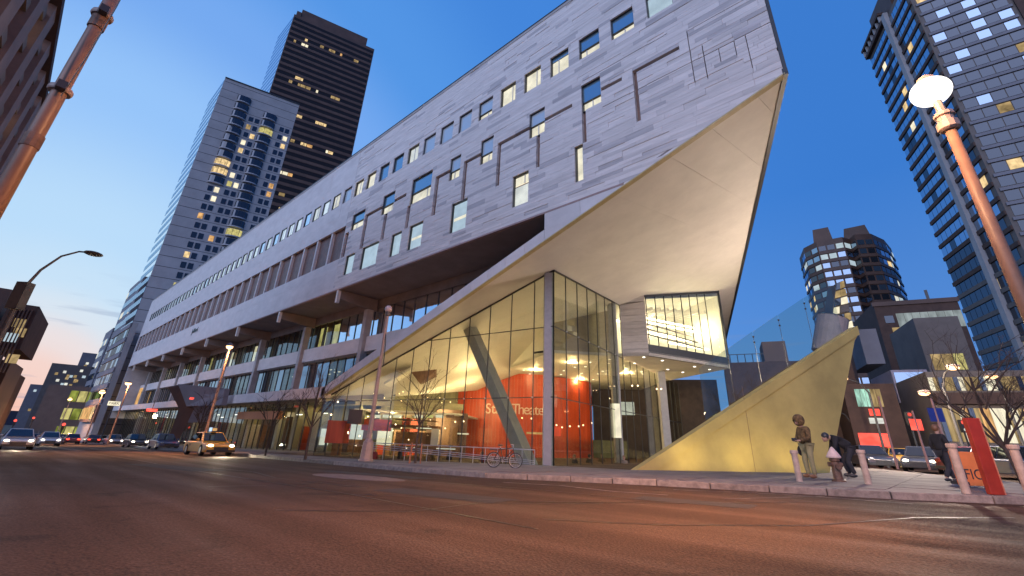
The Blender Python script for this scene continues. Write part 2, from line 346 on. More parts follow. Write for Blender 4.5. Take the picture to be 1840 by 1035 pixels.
# a worn pale utility plate and faint gutter and crossing marks in the roadway
c = at_g(640, 858)
tag(MB().lathe([(.0, 0), (1.05, 0), (1.05, .004), (1.0, .012), (0, .012)], (0, 0, 0), 28).build('street_plate', mat('plate', (.17, .12, .10), .7, .3, 4, bump=.4), loc=(0, 0, 0)), 'pale round worn utility cover set in the roadway before the lamp pole', 'manhole cover')
pl = bpy.data.objects['street_plate']; pl.location = (c.x, c.y, gz(c.x)+.004); pl.scale = (1.9, .62, 1); pl.rotation_euler = (0, -math.atan(SL), .12)
worn = mat('worn_paint', (.17, .135, .115), .8, .5, 3, bump=.3)
def stripe(pts, wd, m=worn, name='road_marking'):
    ps = [Vector((p[0], p[1], 0)) for p in pts]; L_, R_ = [], []
    for i, p in enumerate(ps):
        d = (ps[min(i+1, len(ps)-1)]-ps[max(i-1, 0)]).normalized(); nrm_ = Vector((-d.y, d.x, 0))*wd/2
        L_.append(p+nrm_); R_.append(p-nrm_)
    mb = MB()
    for i in range(len(ps)-1):
        q = [L_[i], L_[i+1], R_[i+1], R_[i]]; mb.poly([(v.x, v.y, gz(v.x)+.005) for v in q])
    return tag(mb.build(name, m), kind='structure')
stripe([at_g(905, 867)[:2], at_g(1010, 873)[:2], at_g(1100, 883)[:2], at_g(1200, 890)[:2]], .16)
stripe([at_g(1210, 880)[:2], at_g(1380, 887)[:2], at_g(1500, 895)[:2], at_g(1640, 906)[:2]], .12)
stripe([at_g(1300, 897)[:2], at_g(1480, 892)[:2]], .08)
stripe([(-120, 8.8), (-60, 8.6), (-40, 8.5)], .1)
for k in range(12): stripe([(-150+k*9, 3.4), (-146.5+k*9, 3.4)], .12)
# tar-filled cracks and asphalt patches
tar = mat('tar', (.02, .018, .017), .45, .2, 5)
dark_patch = mat('new_asphalt', (.034, .028, .025), .8, .3, 1.2, bump=.5, bscale=50)
for x0, y0, l, w2 in ((-9.5, 6.4, 3.2, .9), (-17, 8.6, 5, .7), (-24, 4.6, 6, 1.1), (-5.2, 9.6, 2.2, .8)): stripe([(x0, y0), (x0+l, y0+.12*l)], w2, dark_patch, 'asphalt_patch')
for pts in ([(-40, 5.1), (-28, 5.2), (-18, 5.0), (-9, 5.2), (-4, 4.9)], [(-7.5, 3.2), (-6.2, 4.6), (-6.4, 6.2), (-5.0, 8)], [(-12, 3.6), (-11.6, 5.2), (-12.3, 7), (-11.8, 9.6)], [(-4.5, 5.6), (-3.2, 6.4), (-1.8, 8), (-.8, 10.5), (.4, 12)], [(-14, 8.2), (-11, 8.5), (-8, 9.2), (-5, 9.4)], [(-20, 6), (-17, 6.3), (-14, 5.8), (-10, 6.2)], [(-9, 5.2), (-6, 7.2), (-4, 9.5), (-2.5, 12)], [(-30, 7), (-26, 7.4), (-22, 7.2)]):
    stripe(pts, .045, tar, 'tar_seam')
# ------------------------------------------------------------------ the arts hall
D = 18.
T = Vector((-1.59, 18, 15.54))
def l1(x): return 15.54+.32704*(x+1.59)               # the slanting edge in the plane of the facade
def spl(x, y): return .32678*x+.12675*y+13.7728       # the canted soffit plane
SN = Vector((-.32678, -.12675, 1)).normalized(); SP = Vector((-10, 30, spl(-10, 30)))
ROOF = 29.05; XW = -138.
hall = thing('arts_hall', 'long travertine hall with a slanting prow and glass lobby lit from inside', 'concert hall', (-40, 18, -.9))
ROW1 = []; W_ = []
kinds1 = ['pale', 'split', 'split', 'litsky', 'lit', 'lit', 'split', 'sky', 'sky', 'sky', 'white', 'blue', 'blue', 'lit', 'lit', 'sky', 'lit']
x = -9.47+2.32
for i in range(55):
    x0 = x-2.32*i
    if x0 < XW+3: break
    kd = kinds1[i] if i < len(kinds1) else (random.choice(('cool', 'cool', 'cool', 'pale_glass')) if x0 > -118 else 'dark') if random.random() > .12 else 'white'
    W_.append((x0, x0+(1.5 if i < 8 else 1.62), 23.1, 24.8, kd))
W_ += [(-11.72, -10.38, 18.95, 20.93, 'split'), (-12.3, -11.72, 14.28, 16.68, 'lit'), (-15.85, -14.55, 18.95, 20.95, 'split'), (-20.5, -19.23, 18.88, 20.98, 'split'),
       (-23.95, -22.72, 18.88, 20.9, 'split'), (-28.95, -26.18, 18.5, 20.95, 'bluesplit'), (-33.4, -31.5, 18.95, 20.95, 'bluesplit'), (-38.8, -36.45, 19.0, 20.75, 'bluesplit'),
       (-17.15, -15.8, 14.3, 16.58, 'paleover'), (-23.25, -21.5, 14.25, 16.65, 'palelit'), (-28.4, -26.6, 14.25, 16.4, 'palelit'), (-30.95, -29.45, 14.3, 16.35, 'pale'),
       (-35.65, -32.9, 14.25, 16.4, 'pale'), (-38.55, -36.9, 14.35, 16.3, 'pale')]
GR = [(-10.35, -9.0, 19.7, 19.95), (-11.72, -11.45, 16.68, 18.95), (-8.34, -5.67, 19.72, 19.95), (-8.34, -8.1, 16.45, 19.72), (-14.55, -12.4, 19.7, 19.95), (-18.73, -15.85, 19.7, 19.98),
      (-15.2, -14.92, 16.45, 18.95), (-18.73, -18.4, 16.45, 19.7), (-22.28, -20.5, 19.68, 19.98), (-22.28, -21.88, 16.65, 19.68), (-25.65, -23.95, 19.66, 19.98), (-25.65, -25.2, 16.45, 19.66),
      (-29.15, -28.7, 16.4, 18.5), (-31.5, -29.64, 19.66, 19.98), (-36.26, -33.4, 19.66, 20.0), (-36.26, -35.7, 16.4, 19.66), (-32.75, -32.25, 16.35, 18.95), (-39.7, -39.0, 16.4, 19.0)]
SLOTS = [(-11.6, -6.2, 21.2, 21.24), (-10.3, -1.6, 18.5, 18.54), (-5.2, -5.16, 17.2, 20.6), (-4.6, -4.56, 17.1, 19.2), (-5.16, -1.65, 20.6, 20.63), (-3.9, -3.87, 17.8, 18.5), (-3.2, -3.17, 17.6, 18.5), (-2.7, -2.67, 16.5, 18.5), (-40.0, -39.97, 20.2, 29)]
STRIP = (XW+.6, -39.9, 16.4, 19.98)
HOLES = [w_[:4] for w_ in W_]+GR+SLOTS+[STRIP]
def subtract(r, h):
    x0, x1, z0, z1 = r; a, b, c, d = h
    if a >= x1 or b <= x0 or c >= z1 or d <= z0: return [r]
    o = []
    if a > x0: o.append((x0, a, z0, z1))
    if b < x1: o.append((b, x1, z0, z1))
    m0, m1 = max(x0, a), min(x1, b)
    if c > z0: o.append((m0, m1, z0, c))
    if d < z1: o.append((m0, m1, d, z1))
    return o
def clip_half(poly, f):       # keep the part of a 2D polygon where f(p) >= 0
    o = []
    for i, p in enumerate(poly):
        q = poly[(i+1) % len(poly)]; a, b = f(p), f(q)
        if a >= 0: o.append(p)
        if (a < 0) != (b < 0): t = a/(a-b); o.append((p[0]+(q[0]-p[0])*t, p[1]+(q[1]-p[1])*t))
    return o
pieces = []
def clad(xa, xb, za, zb, course, lmin, lmax, m, jit):
    z = za; row = 0
    while z < zb-.02:
        h = min(course*random.choice((.75, 1, 1, 1.3)), zb-z); x = xa-random.uniform(0, lmax)
        while x < xb:
            l = random.uniform(lmin, lmax); rs = [(max(x, xa), min(x+l, xb), z, z+h)]; x += l
            if rs[0][1]-rs[0][0] < .02: continue
            for hl in HOLES: rs = [q for r in rs for q in subtract(r, hl)]
            dep = random.uniform(0, jit) if random.random() < .88 else (random.uniform(.015, .032) if jit < .0075 else jit)
            for r in rs:
                if r[1]-r[0] < .03 or r[3]-r[2] < .03: continue
                g = .004; p = [(r[0]+g, r[2]+g), (r[1]-g, r[2]+g), (r[1]-g, r[3]-g), (r[0]+g, r[3]-g)]
                p = clip_half(p, lambda q: q[1]-l1(q[0])-.02) if r[1] > -12 else p
                if len(p) > 2: pieces.append((p, dep, m))
        z += h
clad(-40, -1.62, 13.15, ROOF-.2, .27, .9, 2.6, 'travertine', .007)
clad(XW, -40, 13.15, ROOF-.2, 1.65, 2.6, 3.6, 'panel_stone', .008)
pieces.sort(key=lambda p: -max(q[0] for q in p[0])*1-sum((p[0][(i+1) % len(p[0])][0]-q[0])*(p[0][(i+1) % len(p[0])][1]+q[1]) for i, q in enumerate(p[0]))*-.5 if False else -(abs(sum(q[0]*p[0][(i+1) % len(p[0])][1]-p[0][(i+1) % len(p[0])][0]*q[1] for i, q in enumerate(p[0])))/(20+p[0][0][0]**2*.9)))
rest = {'travertine': MB(), 'travertine_pale': MB(), 'travertine_shade': MB(), 'panel_stone': MB()}
for i, (p, dep, m) in enumerate(pieces):
    if m == 'travertine': m = random.choices(('travertine', 'travertine_pale', 'travertine_shade'), (66, 22, 12))[0]
    mb = MB() if i < 290 else rest[m]
    mb.prism([(q[0], D+dep, q[1]) for q in p], (0, .26-dep, 0))
    if i < 290: mb.build('stone_plank' if m != 'panel_stone' else 'stone_panel', M[m], hall)
[rest[q].build('small_stone_planks', M[q], hall, kind='stuff') for q in rest if q != 'panel_stone']; rest['panel_stone'].build('far_stone_panels', M['panel_stone'], hall, kind='stuff')
# backing, roof, ends
MB().prism([(XW, D+.34, 13.25), (-9.2, D+.34, 13.5), (-1.8, D+.34, l1(-1.8)+.4), (-1.8, D+.34, ROOF-.15), (XW, D+.34, ROOF-.15)], (0, .3, 0)).build('backing_wall', M['bronze'], hall)
NE = Vector((-16.09, 41.49)).normalized(); NQ = (T.x+NE.x*70, T.y+NE.y*70)
MB().prism([(XW, D-.03, ROOF-.2), (T.x, D-.03, ROOF-.2), (NQ[0], NQ[1], ROOF-.2), (XW, 84, ROOF-.2)], (0, 0, .25)).build('roof', M['concrete'], hall)
MB().box(XW, T.x, D-.06, D+.2, ROOF+.05, ROOF+.14).build('parapet_cap', M['dark_frame'], hall)
MB().box(XW-.3, XW-.01, D, 60, 2.0, ROOF-.2).build('end_wall', M['panel_stone'], hall)
MB().prism([(XW, 60, -3), (-45, 60, -3), (-45, 60, ROOF-.2), (XW, 60, ROOF-.2)], (0, .3, 0)).build('rear_wall', M['concrete'], hall)
# east front on the avenue: storey-high glazing in a dark frame, its sill is the upper edge of the soffit
e3 = Vector((NE.x, NE.y, 0)); en = Vector((NE.y, -NE.x, 0))
o0 = Vector((T.x, T.y, 0))
MB().obox(o0+e3*35+Vector((0, 0, 15.6))+en*.03, e3*35, en*.1, (0, 0, .16)).build('edge_beam', M['dark_frame'], hall)
MB().obox(o0+Vector((0, 0, 22.3))+en*.05+e3*.15, e3*.16, en*.07, (0, 0, 6.75)).build('corner_trim', M['dark_frame'], hall)
for zi in range(4):
    for i in range(14):
        c = o0+e3*(2.65+i*5)+Vector((0, 0, 17.3+zi*3.3)); MB().obox(c, e3*2.4, en*.03, (0, 0, 1.55)).build('east_pane', M['sky_glass'], hall)
mb = MB()
for zi in range(5): mb.obox(o0+e3*35+Vector((0, 0, 15.68+zi*3.3))-en*.02, e3*34.9, en*.05, (0, 0, .07))
for i in range(15): mb.obox(o0+e3*(.2+i*5)+Vector((0, 0, 22.3))-en*.02, e3*.07, en*.05, (0, 0, 6.6))
mb.build('east_frame', M['dark_frame'], hall)
# windows of the upper block
def window(x0, x1, z0, z1, kd):
    D = 18. if x0 > -43 else 17.89      # the long row sits nearly flush with the stone
    fr = MB(); t = .045; y0, y1 = D+.1, D+.24
    fr.box(x0, x0+t, y0, y1, z0, z1).box(x1-t, x1, y0, y1, z0, z1).box(x0+t, x1-t, y0, y1, z0, z0+t).box(x0+t, x1-t, y0, y1, z1-t, z1)
    win = fr.build('window', M['dark_frame'], hall)
    def pane(za, zb, m, y=D+.19, xa=x0+t, xb=x1-t, nm='pane'): MB().box(xa, xb, y, y+.015, za, zb).build(nm, M[m], win)
    h = z1-z0
    def room(za, zb, m='lit_cream'):
        pane(za, zb, 'window_glass', D+.17); pane(za, zb, m, D+.27, nm='lit_room_or_sky')
        xs = x0+(x1-x0)*random.uniform(.25, .75); MB().box(xs, xs+.05, D+.2, D+.26, za, zb).build('curtain_edge', M['soffit_plaster'], win)
    if kd == 'sky': pane(z0+t, z1-t, 'sky_glass')
    elif kd == 'cool': room(z0+t, z1-t, 'sky_glow')
    elif kd == 'pale_glass': pane(z0+t, z1-t, 'pale_glass')
    elif kd == 'blue': pane(z0+t, z1-t, 'blue_glass')
    elif kd == 'dark': pane(z0+t, z1-t, 'dim_glass')
    elif kd == 'lit': room(z0+t, z1-t)
    elif kd == 'white': room(z0+t, z1-t, 'lit_white')
    elif kd == 'litsky': pane(z1-h*.2, z1-t, 'blue_glass'); room(z0+t, z1-h*.2)
    elif kd == 'pale': pane(z0+t, z1-t, 'window_glass', D+.17); pane(z0+t, z1-t, 'lit_pale', D+.26, nm='blind')
    elif kd == 'split': k_ = random.uniform(.3, .5); pane(z0+h*k_+.03, z1-t, 'sky_glass' if x0 < -14 else 'blue_glass'); room(z0+t, z0+h*k_); fr2 = MB().box(x0, x1, y0+.02, y1-.02, z0+h*k_, z0+h*k_+.03).build('transom', M['dark_frame'], win)
    elif kd == 'bluesplit': pane(z0+h*.45, z1-t, 'blue_glass'); room(z0+t, z0+h*.42); MB().box(x0, x1, y0, y1-.02, z0+h*.42, z0+h*.45).build('transom', M['dark_frame'], win)
    elif kd == 'paleover': pane(z0+t, z0+h*.66, 'lit_white', D+.26, nm='blind'); pane(z0+t, z0+h*.66, 'window_glass', D+.17); room(z0+h*.7, z1-t)
    elif kd == 'palelit':
        pane(z0+t, z1-t, 'window_glass', D+.17); pane(z0+t, z1-t, 'lit_pale', D+.27, nm='blind'); pane(z0+h*.42, z0+h*.52, 'lit_cream', D+.25, x0+.15, x1-.25, 'light_strip')
for w_ in W_: window(*w_)
for g in GR: MB().box(g[0], g[1], D+.22, D+.25, g[2], g[3]).build('bronze_reveal', M['bronze'], hall)
# the recessed strip of fins on the long part of the facade
MB().box(STRIP[0], STRIP[1], D+1.1, D+1.2, STRIP[2], STRIP[3]).build('strip_backing', M['dim_glass'], hall)
MB().box(STRIP[0], STRIP[1], D+.26, D+1.1, STRIP[2]-.1, STRIP[2]-.005).box(STRIP[0], STRIP[1], D+.26, D+1.1, STRIP[3]+.005, STRIP[3]+.1).build('strip_reveal', M['bronze'], hall)
curt = [mat('drape', (.36, .33, .26), .9, .2, 2, stretch=(9, 1, .2)), mat('drape_dark', (.14, .125, .1), .9, .2, 2, stretch=(9, 1, .2)), M['lit_cream'], M['lit_yellow']]
fin_me = MB().box(-.15, .15, 0, .98, STRIP[2], STRIP[3]-.01).mesh('stone_fin', M['panel_stone'])
lip_me = MB().box(-1.45, 1.45, .95, 1.02, STRIP[2]+1.5, STRIP[2]+1.56).mesh('strip_transom', M['dark_frame'])
n = 0
while True:
    x = -39.55-3.27*n
    if x < XW+.8: break
    if n: inst('stone_fin', fin_me, (x, D+.06, 0), hall)
    inst('strip_transom', lip_me, (x-1.63, D, 0), hall)
    for q in range(3):
        if random.random() < .42:
            xa = x-.35-q*.95-random.uniform(0, .3); wd = random.uniform(.25, .7)
            MB().box(xa-wd, xa, D+1.0, D+1.06, STRIP[2]+.02, STRIP[3]-.05).build('drape', random.choices(curt, (6, 5, 1.1, .5))[0], hall)
    n += 1
# underside of the overhang, and the edge trim under the stone
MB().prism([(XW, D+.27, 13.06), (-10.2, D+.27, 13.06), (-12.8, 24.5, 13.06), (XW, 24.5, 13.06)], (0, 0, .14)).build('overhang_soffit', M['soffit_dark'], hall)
MB().box(XW, -9.35, D-.02, D+.2, 13.03, 13.13).build('edge_trim', mat('copper_trim', (.36, .25, .22), .5, .1, 3), hall)
# the diagonal stone blade: from the prow down to the first-floor band
N_ = 16; xs = [-38.2+(38.2-14.49)*i/N_ for i in range(N_+1)]
for a, b in zip(xs, xs[1:]):
    MB().prism([(a+.01, D, l1(a)), (b-.01, D, l1(b)), (b-.01, D, l1(b)+.67), (a+.01, D, l1(a)+.67)], (0, .35, 0)).build('blade_panel', M['panel_stone'], hall)
for a, b in zip((-14.47, -12.0), (-12.02, -9.5)):
    MB().prism([(a, D-.005, l1(a)), (b, D-.005, l1(b)), (b, D-.005, 13.02), (a, D-.005, 13.02)], (0, .3, 0)).build('blade_panel', M['panel_stone'], hall)
MB().prism([(-38.6, D-.015, l1(-38.6)-.07), (T.x, D-.015, l1(T.x)-.07), (T.x, D-.015, l1(T.x)-.005), (-38.6, D-.015, l1(-38.6)-.005)], (0, .3, 0)).build('blade_edge', mat('edge_gold', (.5, .42, .22), .5, .1, 3), hall)
# canted soffit in big plaster panels
p1 = at_pl(1205, 282, SP, SN); p2 = at_pl(1345, 365, SP, SN); jd = (p2-p1); jd.z = 0; jd.normalize(); jn = Vector((-jd.y, jd.x, 0))
outline = [(-38.68, 18.02), (T.x, 18.02), (T.x+NE.x*72, T.y+NE.y*72), (-52, 84), (-38, 40), (-39.4, 18.6)]
cuts = sorted([-60]+[at_pl(u, v, SP, SN).dot(jn)-p1.dot(jn) for u, v in ((1205, 282), (1274, 227), (1356, 168), (1010, 440), (1110, 352), (900, 540))]+[60])
def soff(poly, m, name, t=.12):
    MB().prism([(x, y, spl(x, y)) for x, y in poly], (0, 0, t)).build(name, m, hall)
for a, b in zip(cuts, cuts[1:]):
    q = clip_half(outline, lambda p: Vector((p[0], p[1], 0)).dot(jn)-p1.dot(jn)-a-.006); q = clip_half(q, lambda p: b-.006-(Vector((p[0], p[1], 0)).dot(jn)-p1.dot(jn)))
    if len(q) > 2: soff(q, M['soffit_plaster'], 'soffit_panel')
MB().prism([(x, y, spl(x, y)+.14) for x, y in outline], (0, 0, .1)).build('soffit_backing', M['soffit_dark'], hall)
# recessed storeys under the overhang
yb = 22.3
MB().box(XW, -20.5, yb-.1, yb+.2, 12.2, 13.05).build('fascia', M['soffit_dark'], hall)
MB().box(XW, -27.0, 21.5, yb+.1, 7.9, 9.3).build('second_floor_band', M['panel_stone'], hall)
MB().box(XW, -37.6, D, D+.6, 3.5, 4.4).build('first_floor_band', M['panel_stone'], hall)
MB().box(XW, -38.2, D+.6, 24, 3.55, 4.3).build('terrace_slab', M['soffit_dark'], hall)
rooms = [M['dim_glass']]
tip = MB().box(-.14, .14, D+.0, D+.3, 11.82, 13.0).mesh('beam_tip', M['white_plaster'])
beam = MB().prism([(-.17, D+.3, 13.03), (-.17, D+.3, 12.25), (-.17, 22.2, 11.9), (-.17, 22.2, 13.03)], (.34, 0, 0)).mesh('bracket_beam', M['soffit_dark'])
colm = MB().box(-.3, .3, 21.15, 21.8, 4.3, 11.9).mesh('column', M['concrete'])
bayx = [-38.9-13.2*i for i in range(8)]
for x in bayx: inst('beam_tip', tip, (x, 0, 0), hall); inst('bracket_beam', beam, (x, 0, 0), hall); inst('column', colm, (x, 0, 0), hall)
# glazing between the columns, panes 1.65 m wide, some rooms lit, curtains behind
mulm = {}
def glazing(x0, x1, z0, z1, step, name, litp, seed):
    rnd = random.Random(seed); n = round((x1-x0)/step); st = (x1-x0)/n
    mm = MB().box(-.035, .035, yb-.06, yb+.06, z0, z1).mesh('mullion', M['dark_frame'])
    for i in range(n):
        xa = x0+i*st; inst('mullion', mm, (xa, 0, 0), hall)
        kd = litp(xa+st/2, rnd)
        MB().box(xa+.04, xa+st-.04, yb, yb+.02, z0+.05, z1-.05).build('window_pane', M[kd], hall)
        if kd == 'glass_shop':
            MB().box(xa+.04, xa+st-.04, yb+.9, yb+.95, z0+.05, z1-.05).build('lit_room_or_sky', M['lit_yellow'] if rnd.random() < .5 else M['lit_cream'], hall)
        elif kd == 'glass' :
            for c_ in range(rnd.randint(1, 3)):
                cx = xa+rnd.uniform(.1, st-.5); MB().box(cx, cx+rnd.uniform(.2, .5), yb+.25, yb+.3, z0+.05, z1-.05).build('curtain', curt[rnd.randint(0, 1)], hall)
def up(x, r): return 'sky_glass' if x > -48.5 and not (-43.8 < x < -38) else ('glass_shop' if -51.5 < x < -48 else 'sky_glass' if x > -52 else 'glass')
glazing(-136.8, -22.6, 9.32, 12.18, 1.65, 'upper', lambda x, r: 'glass_shop' if -49.6 < x < -46.5 else 'pale_glass' if x > -46.6 else 'glass' if r.random() < .85 else 'glass_shop', 3)
glazing(-136.8, -38.4, 4.32, 7.88, 1.65, 'middle', lambda x, r: 'dim_glass' if r.random() < .5 else 'glass', 5)
MB().box(XW, -23.5, yb+1.2, yb+1.3, 9.3, 13).build('room_wall', M['bronze'], hall)
MB().box(XW, -38.4, yb+3.0, yb+3.1, 4.3, 9.2).build('room_wall', M['soffit_dark'], hall)
strip_me = MB().box(-.5, .5, 0, .12, 0, .05).mesh('ceiling_tube', M['lit_cream'])
for i in range(22): inst('ceiling_tube', strip_me, (-41-random.uniform(0, 16), yb+random.uniform(.5, 2.5), 7.2-random.random()*.4), hall)
for x in (-52.3, -52.8): inst('ceiling_tube', MB().ball((0, 0, 0), .2).mesh('globe_light', M['bulb_white']), (x, yb-.3, 4.75), hall)
# ------------------------------------------------------------------ lobby of the hall: glass walls, columns, studio box, interior
def Z(v): return Vector((0, 0, v))
A0 = Vector((-16.58, 21.62, 0)); UA = Vector((-.9903, -.139, 0)).normalized(); UC = Vector((-.1716, .9852, 0)).normalized(); NA = Vector((UA.y, -UA.x, 0)); NC = Vector((-UC.y, UC.x, 0))
def glass_wall(name, U, n_, ss, levels, top, inner_sign):
    for i, (a, b) in enumerate(zip(ss, ss[1:])):
        for (z0, z1) in zip(levels, levels[1:]+[99]):
            pa, pb = A0+U*(a+.02), A0+U*(b-.02); ta, tb = min(z1-.02, top(a, pa)-.03), min(z1-.02, top(b, pb)-.03)
            if ta < z0+.1 and tb < z0+.1: continue
            ta, tb = max(ta, z0+.03), max(tb, z0+.03)
            MB().prism([pa+Z(z0+.02), pb+Z(z0+.02), pb+Z(tb), pa+Z(ta)], n_*.024).build('lobby_pane', M['glass'], hall)
    for a in ss:
        p = A0+U*a; t = top(a, p)
        if t-PZ > .5: MB().bar(p+Z(PZ), p+Z(t-.01), .05, .05, (1, 0, 0)).build('glass_mullion', M['dark_frame'], hall)
sA = [0, 1.43, 3.2, 4.97, 6.74, 8.5, 10.3, 12.05, 13.8, 15.6, 17.3, 19.1, 20.7, 22.2]; LV = [PZ, 3.25, 7.4]
topA = lambda s, p: spl(p.x, p.y)
glass_wall('left', UA, NA, sA, LV, topA, 1)
sC = [0, 1.7, 3.5, 5.25, 7.0, 8.7, 10.4, 12.2]
glass_wall('right', UC, NC, sC, LV, topA, 1)
glass_wall('right', UC, NC, [12.22, 14, 15.8, 17.6, 19.4, 21.2, 23, 24.8, 26.6, 28.4, 30.2], LV, lambda s, p: 7.42, 1)
for z in (3.25, 7.4):
    sm = next((s for s in [x*.1 for x in range(224)] if topA(0, A0+UA*s) < z), 22)
    MB().bar(A0+Z(z), A0+UA*sm+Z(z), .05).build('glass_transom', M['dark_frame'], hall)
    MB().bar(A0+Z(z), A0+UC*(30 if z < 5 else 12.2)+Z(z), .05).build('glass_transom', M['dark_frame'], hall)
for U, s1 in ((UA, 22.3), (UC, 12.2)):
    a, b = A0, A0+U*s1; MB().bar(a+Z(spl(a.x, a.y)-.04), b+Z(spl(b.x, b.y)-.04), .09).build('head_channel', M['dark_frame'], hall)
nod = MB().ball((0, 0, 0), .06, 8, 6).mesh('glass_clamp', M['steel'])
for s in sA[1:12]: inst('glass_clamp', nod, A0+UA*s+Z(3.25)-NA*.06, hall)
for s in sC[1:]: inst('glass_clamp', nod, A0+UC*s+Z(7.4)+Vector((.06, 0, 0)), hall)
# columns
def colbox(u, vt, dist, wpx, name='lobby_column', z1=None):
    p = at_d(u, vt, dist); w = wpx*dist/947/2; r = Vector((.7266, .687, 0)); f = Vector((-.687, .7266, 0))
    MB().obox((p.x, p.y, (PZ+(z1 or spl(p.x, p.y)))/2), r*w, f*w, (0, 0, ((z1 or spl(p.x, p.y))-PZ)/2)).build(name, M['grey_paint'], hall, bevel=.02); return p
colbox(985.5, 600, 27.6, 20); colbox(1101, 600, 37.5, 15); colbox(1191, 720, 47, 14, z1=7.5)
a, b = Vector((-25.35, 22.3, 8.95)), Vector((-18.1, 22.3, PZ)); d = (b-a).normalized()
MB().obox((a+b)/2, d*((b-a).length/2+.1), Vector((0, .4, 0)), d.cross(Vector((0, 1, 0)))*.36).build('raking_column', M['grey_paint'], hall, bevel=.02)
# floor and ceilings
MB().box(-75, -15, 20, 75, PZ, PZ+.02).build('lobby_floor', M['floor_stone'], hall)
CZ = 7.55
c1 = at_z(912, 664, CZ); c2 = at_z(985, 634, CZ); c3 = at_z(1050, 611, CZ)
Cc = A0+UC*12.2; Bx1 = Vector((-16.71, 34.41, 0)); Bx2 = at_z(1312, 662, CZ); Bx2.z = 0
ceil = [(c1.x, c1.y), (c2.x, c2.y), (Cc.x-.6, Cc.y-.4), (Cc.x, Cc.y), (Bx1.x, Bx1.y), (Bx2.x, Bx2.y), (Bx2.x-9, Bx2.y+6), (-34, 62), (-50, 66)]
MB().prism([(x, y, CZ) for x, y in ceil], (0, 0, .25)).build('lobby_ceiling', M['white_plaster'], hall)
dl = MB().lathe([(0, -.012), (.085, -.012), (.12, 0), (.12, .02), (0, .02)], (0, 0, 0), 10).mesh('downlight', M['bulb_white'])
for u, v in [(1157, 642), (1190, 648), (1200, 664), (1227, 669), (1248, 659), (1275, 664), (1100, 645), (1099, 652), (1060, 651), (1052, 659), (1075, 672), (1126, 662), (1128, 665), (1153, 668), (1155, 672), (1013, 666), (1008, 673), (1033, 660), (1066, 682), (1083, 667), (1100, 671), (1115, 671), (1045, 671), (1140, 653), (941, 665), (952, 672)]:
    p = at_z(u, v, CZ-.01); inst('downlight', dl, p, hall)
# upper bulkheads inside the glass
wl = at_z(915, 664, CZ); 
MB().prism([c1+Z(0), c2+Z(.02), c2+Z(spl(c2.x, c2.y)-CZ), c1+Z(max(.3, spl(c1.x, c1.y)-CZ))], (-.05, .1, 0)).build('bulkhead', M['white_plaster'], hall)
for (u0, v0, u1, v1) in ((997, 617, 1087, 607), (960, 634, 1087, 618)):
    p, q = at_d(u0, v0, 38), at_d(u1, v1, 41); MB().bar(p, q, .16).build('truss_tube', M['dark_frame'], hall)
MB().prism([c2+Z(.05), Vector((Cc.x-1, Cc.y, CZ+.05)), Vector((Cc.x-1, Cc.y, spl(Cc.x-1, Cc.y))), c2+Z(spl(c2.x, c2.y)-CZ)], (-.1, .2, 0)).build('inner_wall', mat('inner_cream', (.5, .42, .28), .7, .1, 1), hall)
# studio box: stone cheek, glazed front, sill
def boxtop(p): return spl(p.x, p.y)
cheek_n = 9
for i in range(cheek_n):
    z0 = CZ+(boxtop(Bx1)-CZ)*i/cheek_n; z1 = CZ+(boxtop(Bx1)-CZ)*(i+1)/cheek_n
    MB().prism([Cc+Z(z0+.01), Bx1+Z(z0+.01), Bx1+Z(z1-.01), Cc+Z(min(z1-.01, boxtop(Cc)))] , (-.2, .5, 0)).build('stone_panel', M['travertine'], hall)
fd = (Bx2-Bx1).normalized(); L_ = (Bx2-Bx1).length; fn = Vector((fd.y, -fd.x, 0))
sill = .95
MB().obox(Bx1+fd*L_/2+Z(CZ+sill/2)-fn*.1, fd*L_/2, fn*.1, (0, 0, sill/2)).build('studio_sill', M['dark_frame'], hall)
MB().prism([Bx1+Z(boxtop(Bx1)-.22)+fn*.05, Bx2+Z(boxtop(Bx2)-.22)+fn*.05, Bx2+Z(boxtop(Bx2)-.02)+fn*.05, Bx1+Z(boxtop(Bx1)-.02)+fn*.05], fn*-.16).build('studio_head_frame', M['dark_frame'], hall)
MB().obox(Bx2+Z((CZ+boxtop(Bx2))/2)-fd*.06, fd*.06, fn*.08, (0, 0, (boxtop(Bx2)-CZ)/2)).build('studio_jamb', M['dark_frame'], hall)
back0 = fn*-6; MB().prism([Bx1+Z(boxtop(Bx1)-.35)-fn*.2, Bx2+Z(boxtop(Bx2)-.5)-fn*.2, Bx2+back0+Z(boxtop(Bx2)-1.2), Bx1+back0+Z(boxtop(Bx1)-.9)], (0, 0, .06)).build('studio_ceiling', M['white_plaster'], hall)
MB().prism([Bx2+Z(CZ+.3)-fd*.15-fn*.1, Bx2+back0+Z(CZ+.3)-fd*.15, Bx2+back0+Z(boxtop(Bx2)-1.2)-fd*.15, Bx2+Z(boxtop(Bx2)-.5)-fd*.15-fn*.1], fd*-.05).build('studio_end_wall', M['white_plaster'], hall)
npan = 8; studio = []
for i in range(npan):
    a, b = Bx1+fd*(.15+(L_-1.2)*i/npan), Bx1+fd*(.15+(L_-1.2)*(i+1)/npan)
    MB().prism([a+fd*.03+Z(CZ+sill), b-fd*.03+Z(CZ+sill), b-fd*.03+Z(boxtop(b)-.1), a+fd*.03+Z(boxtop(a)-.1)], fn*-.02).build('studio_pane', M['glass'], hall)
    MB().bar(a+Z(CZ+sill), a+Z(boxtop(a)-.22), .06, .07, (1, 0, 0)).build('studio_mullion', M['dark_frame'], hall)
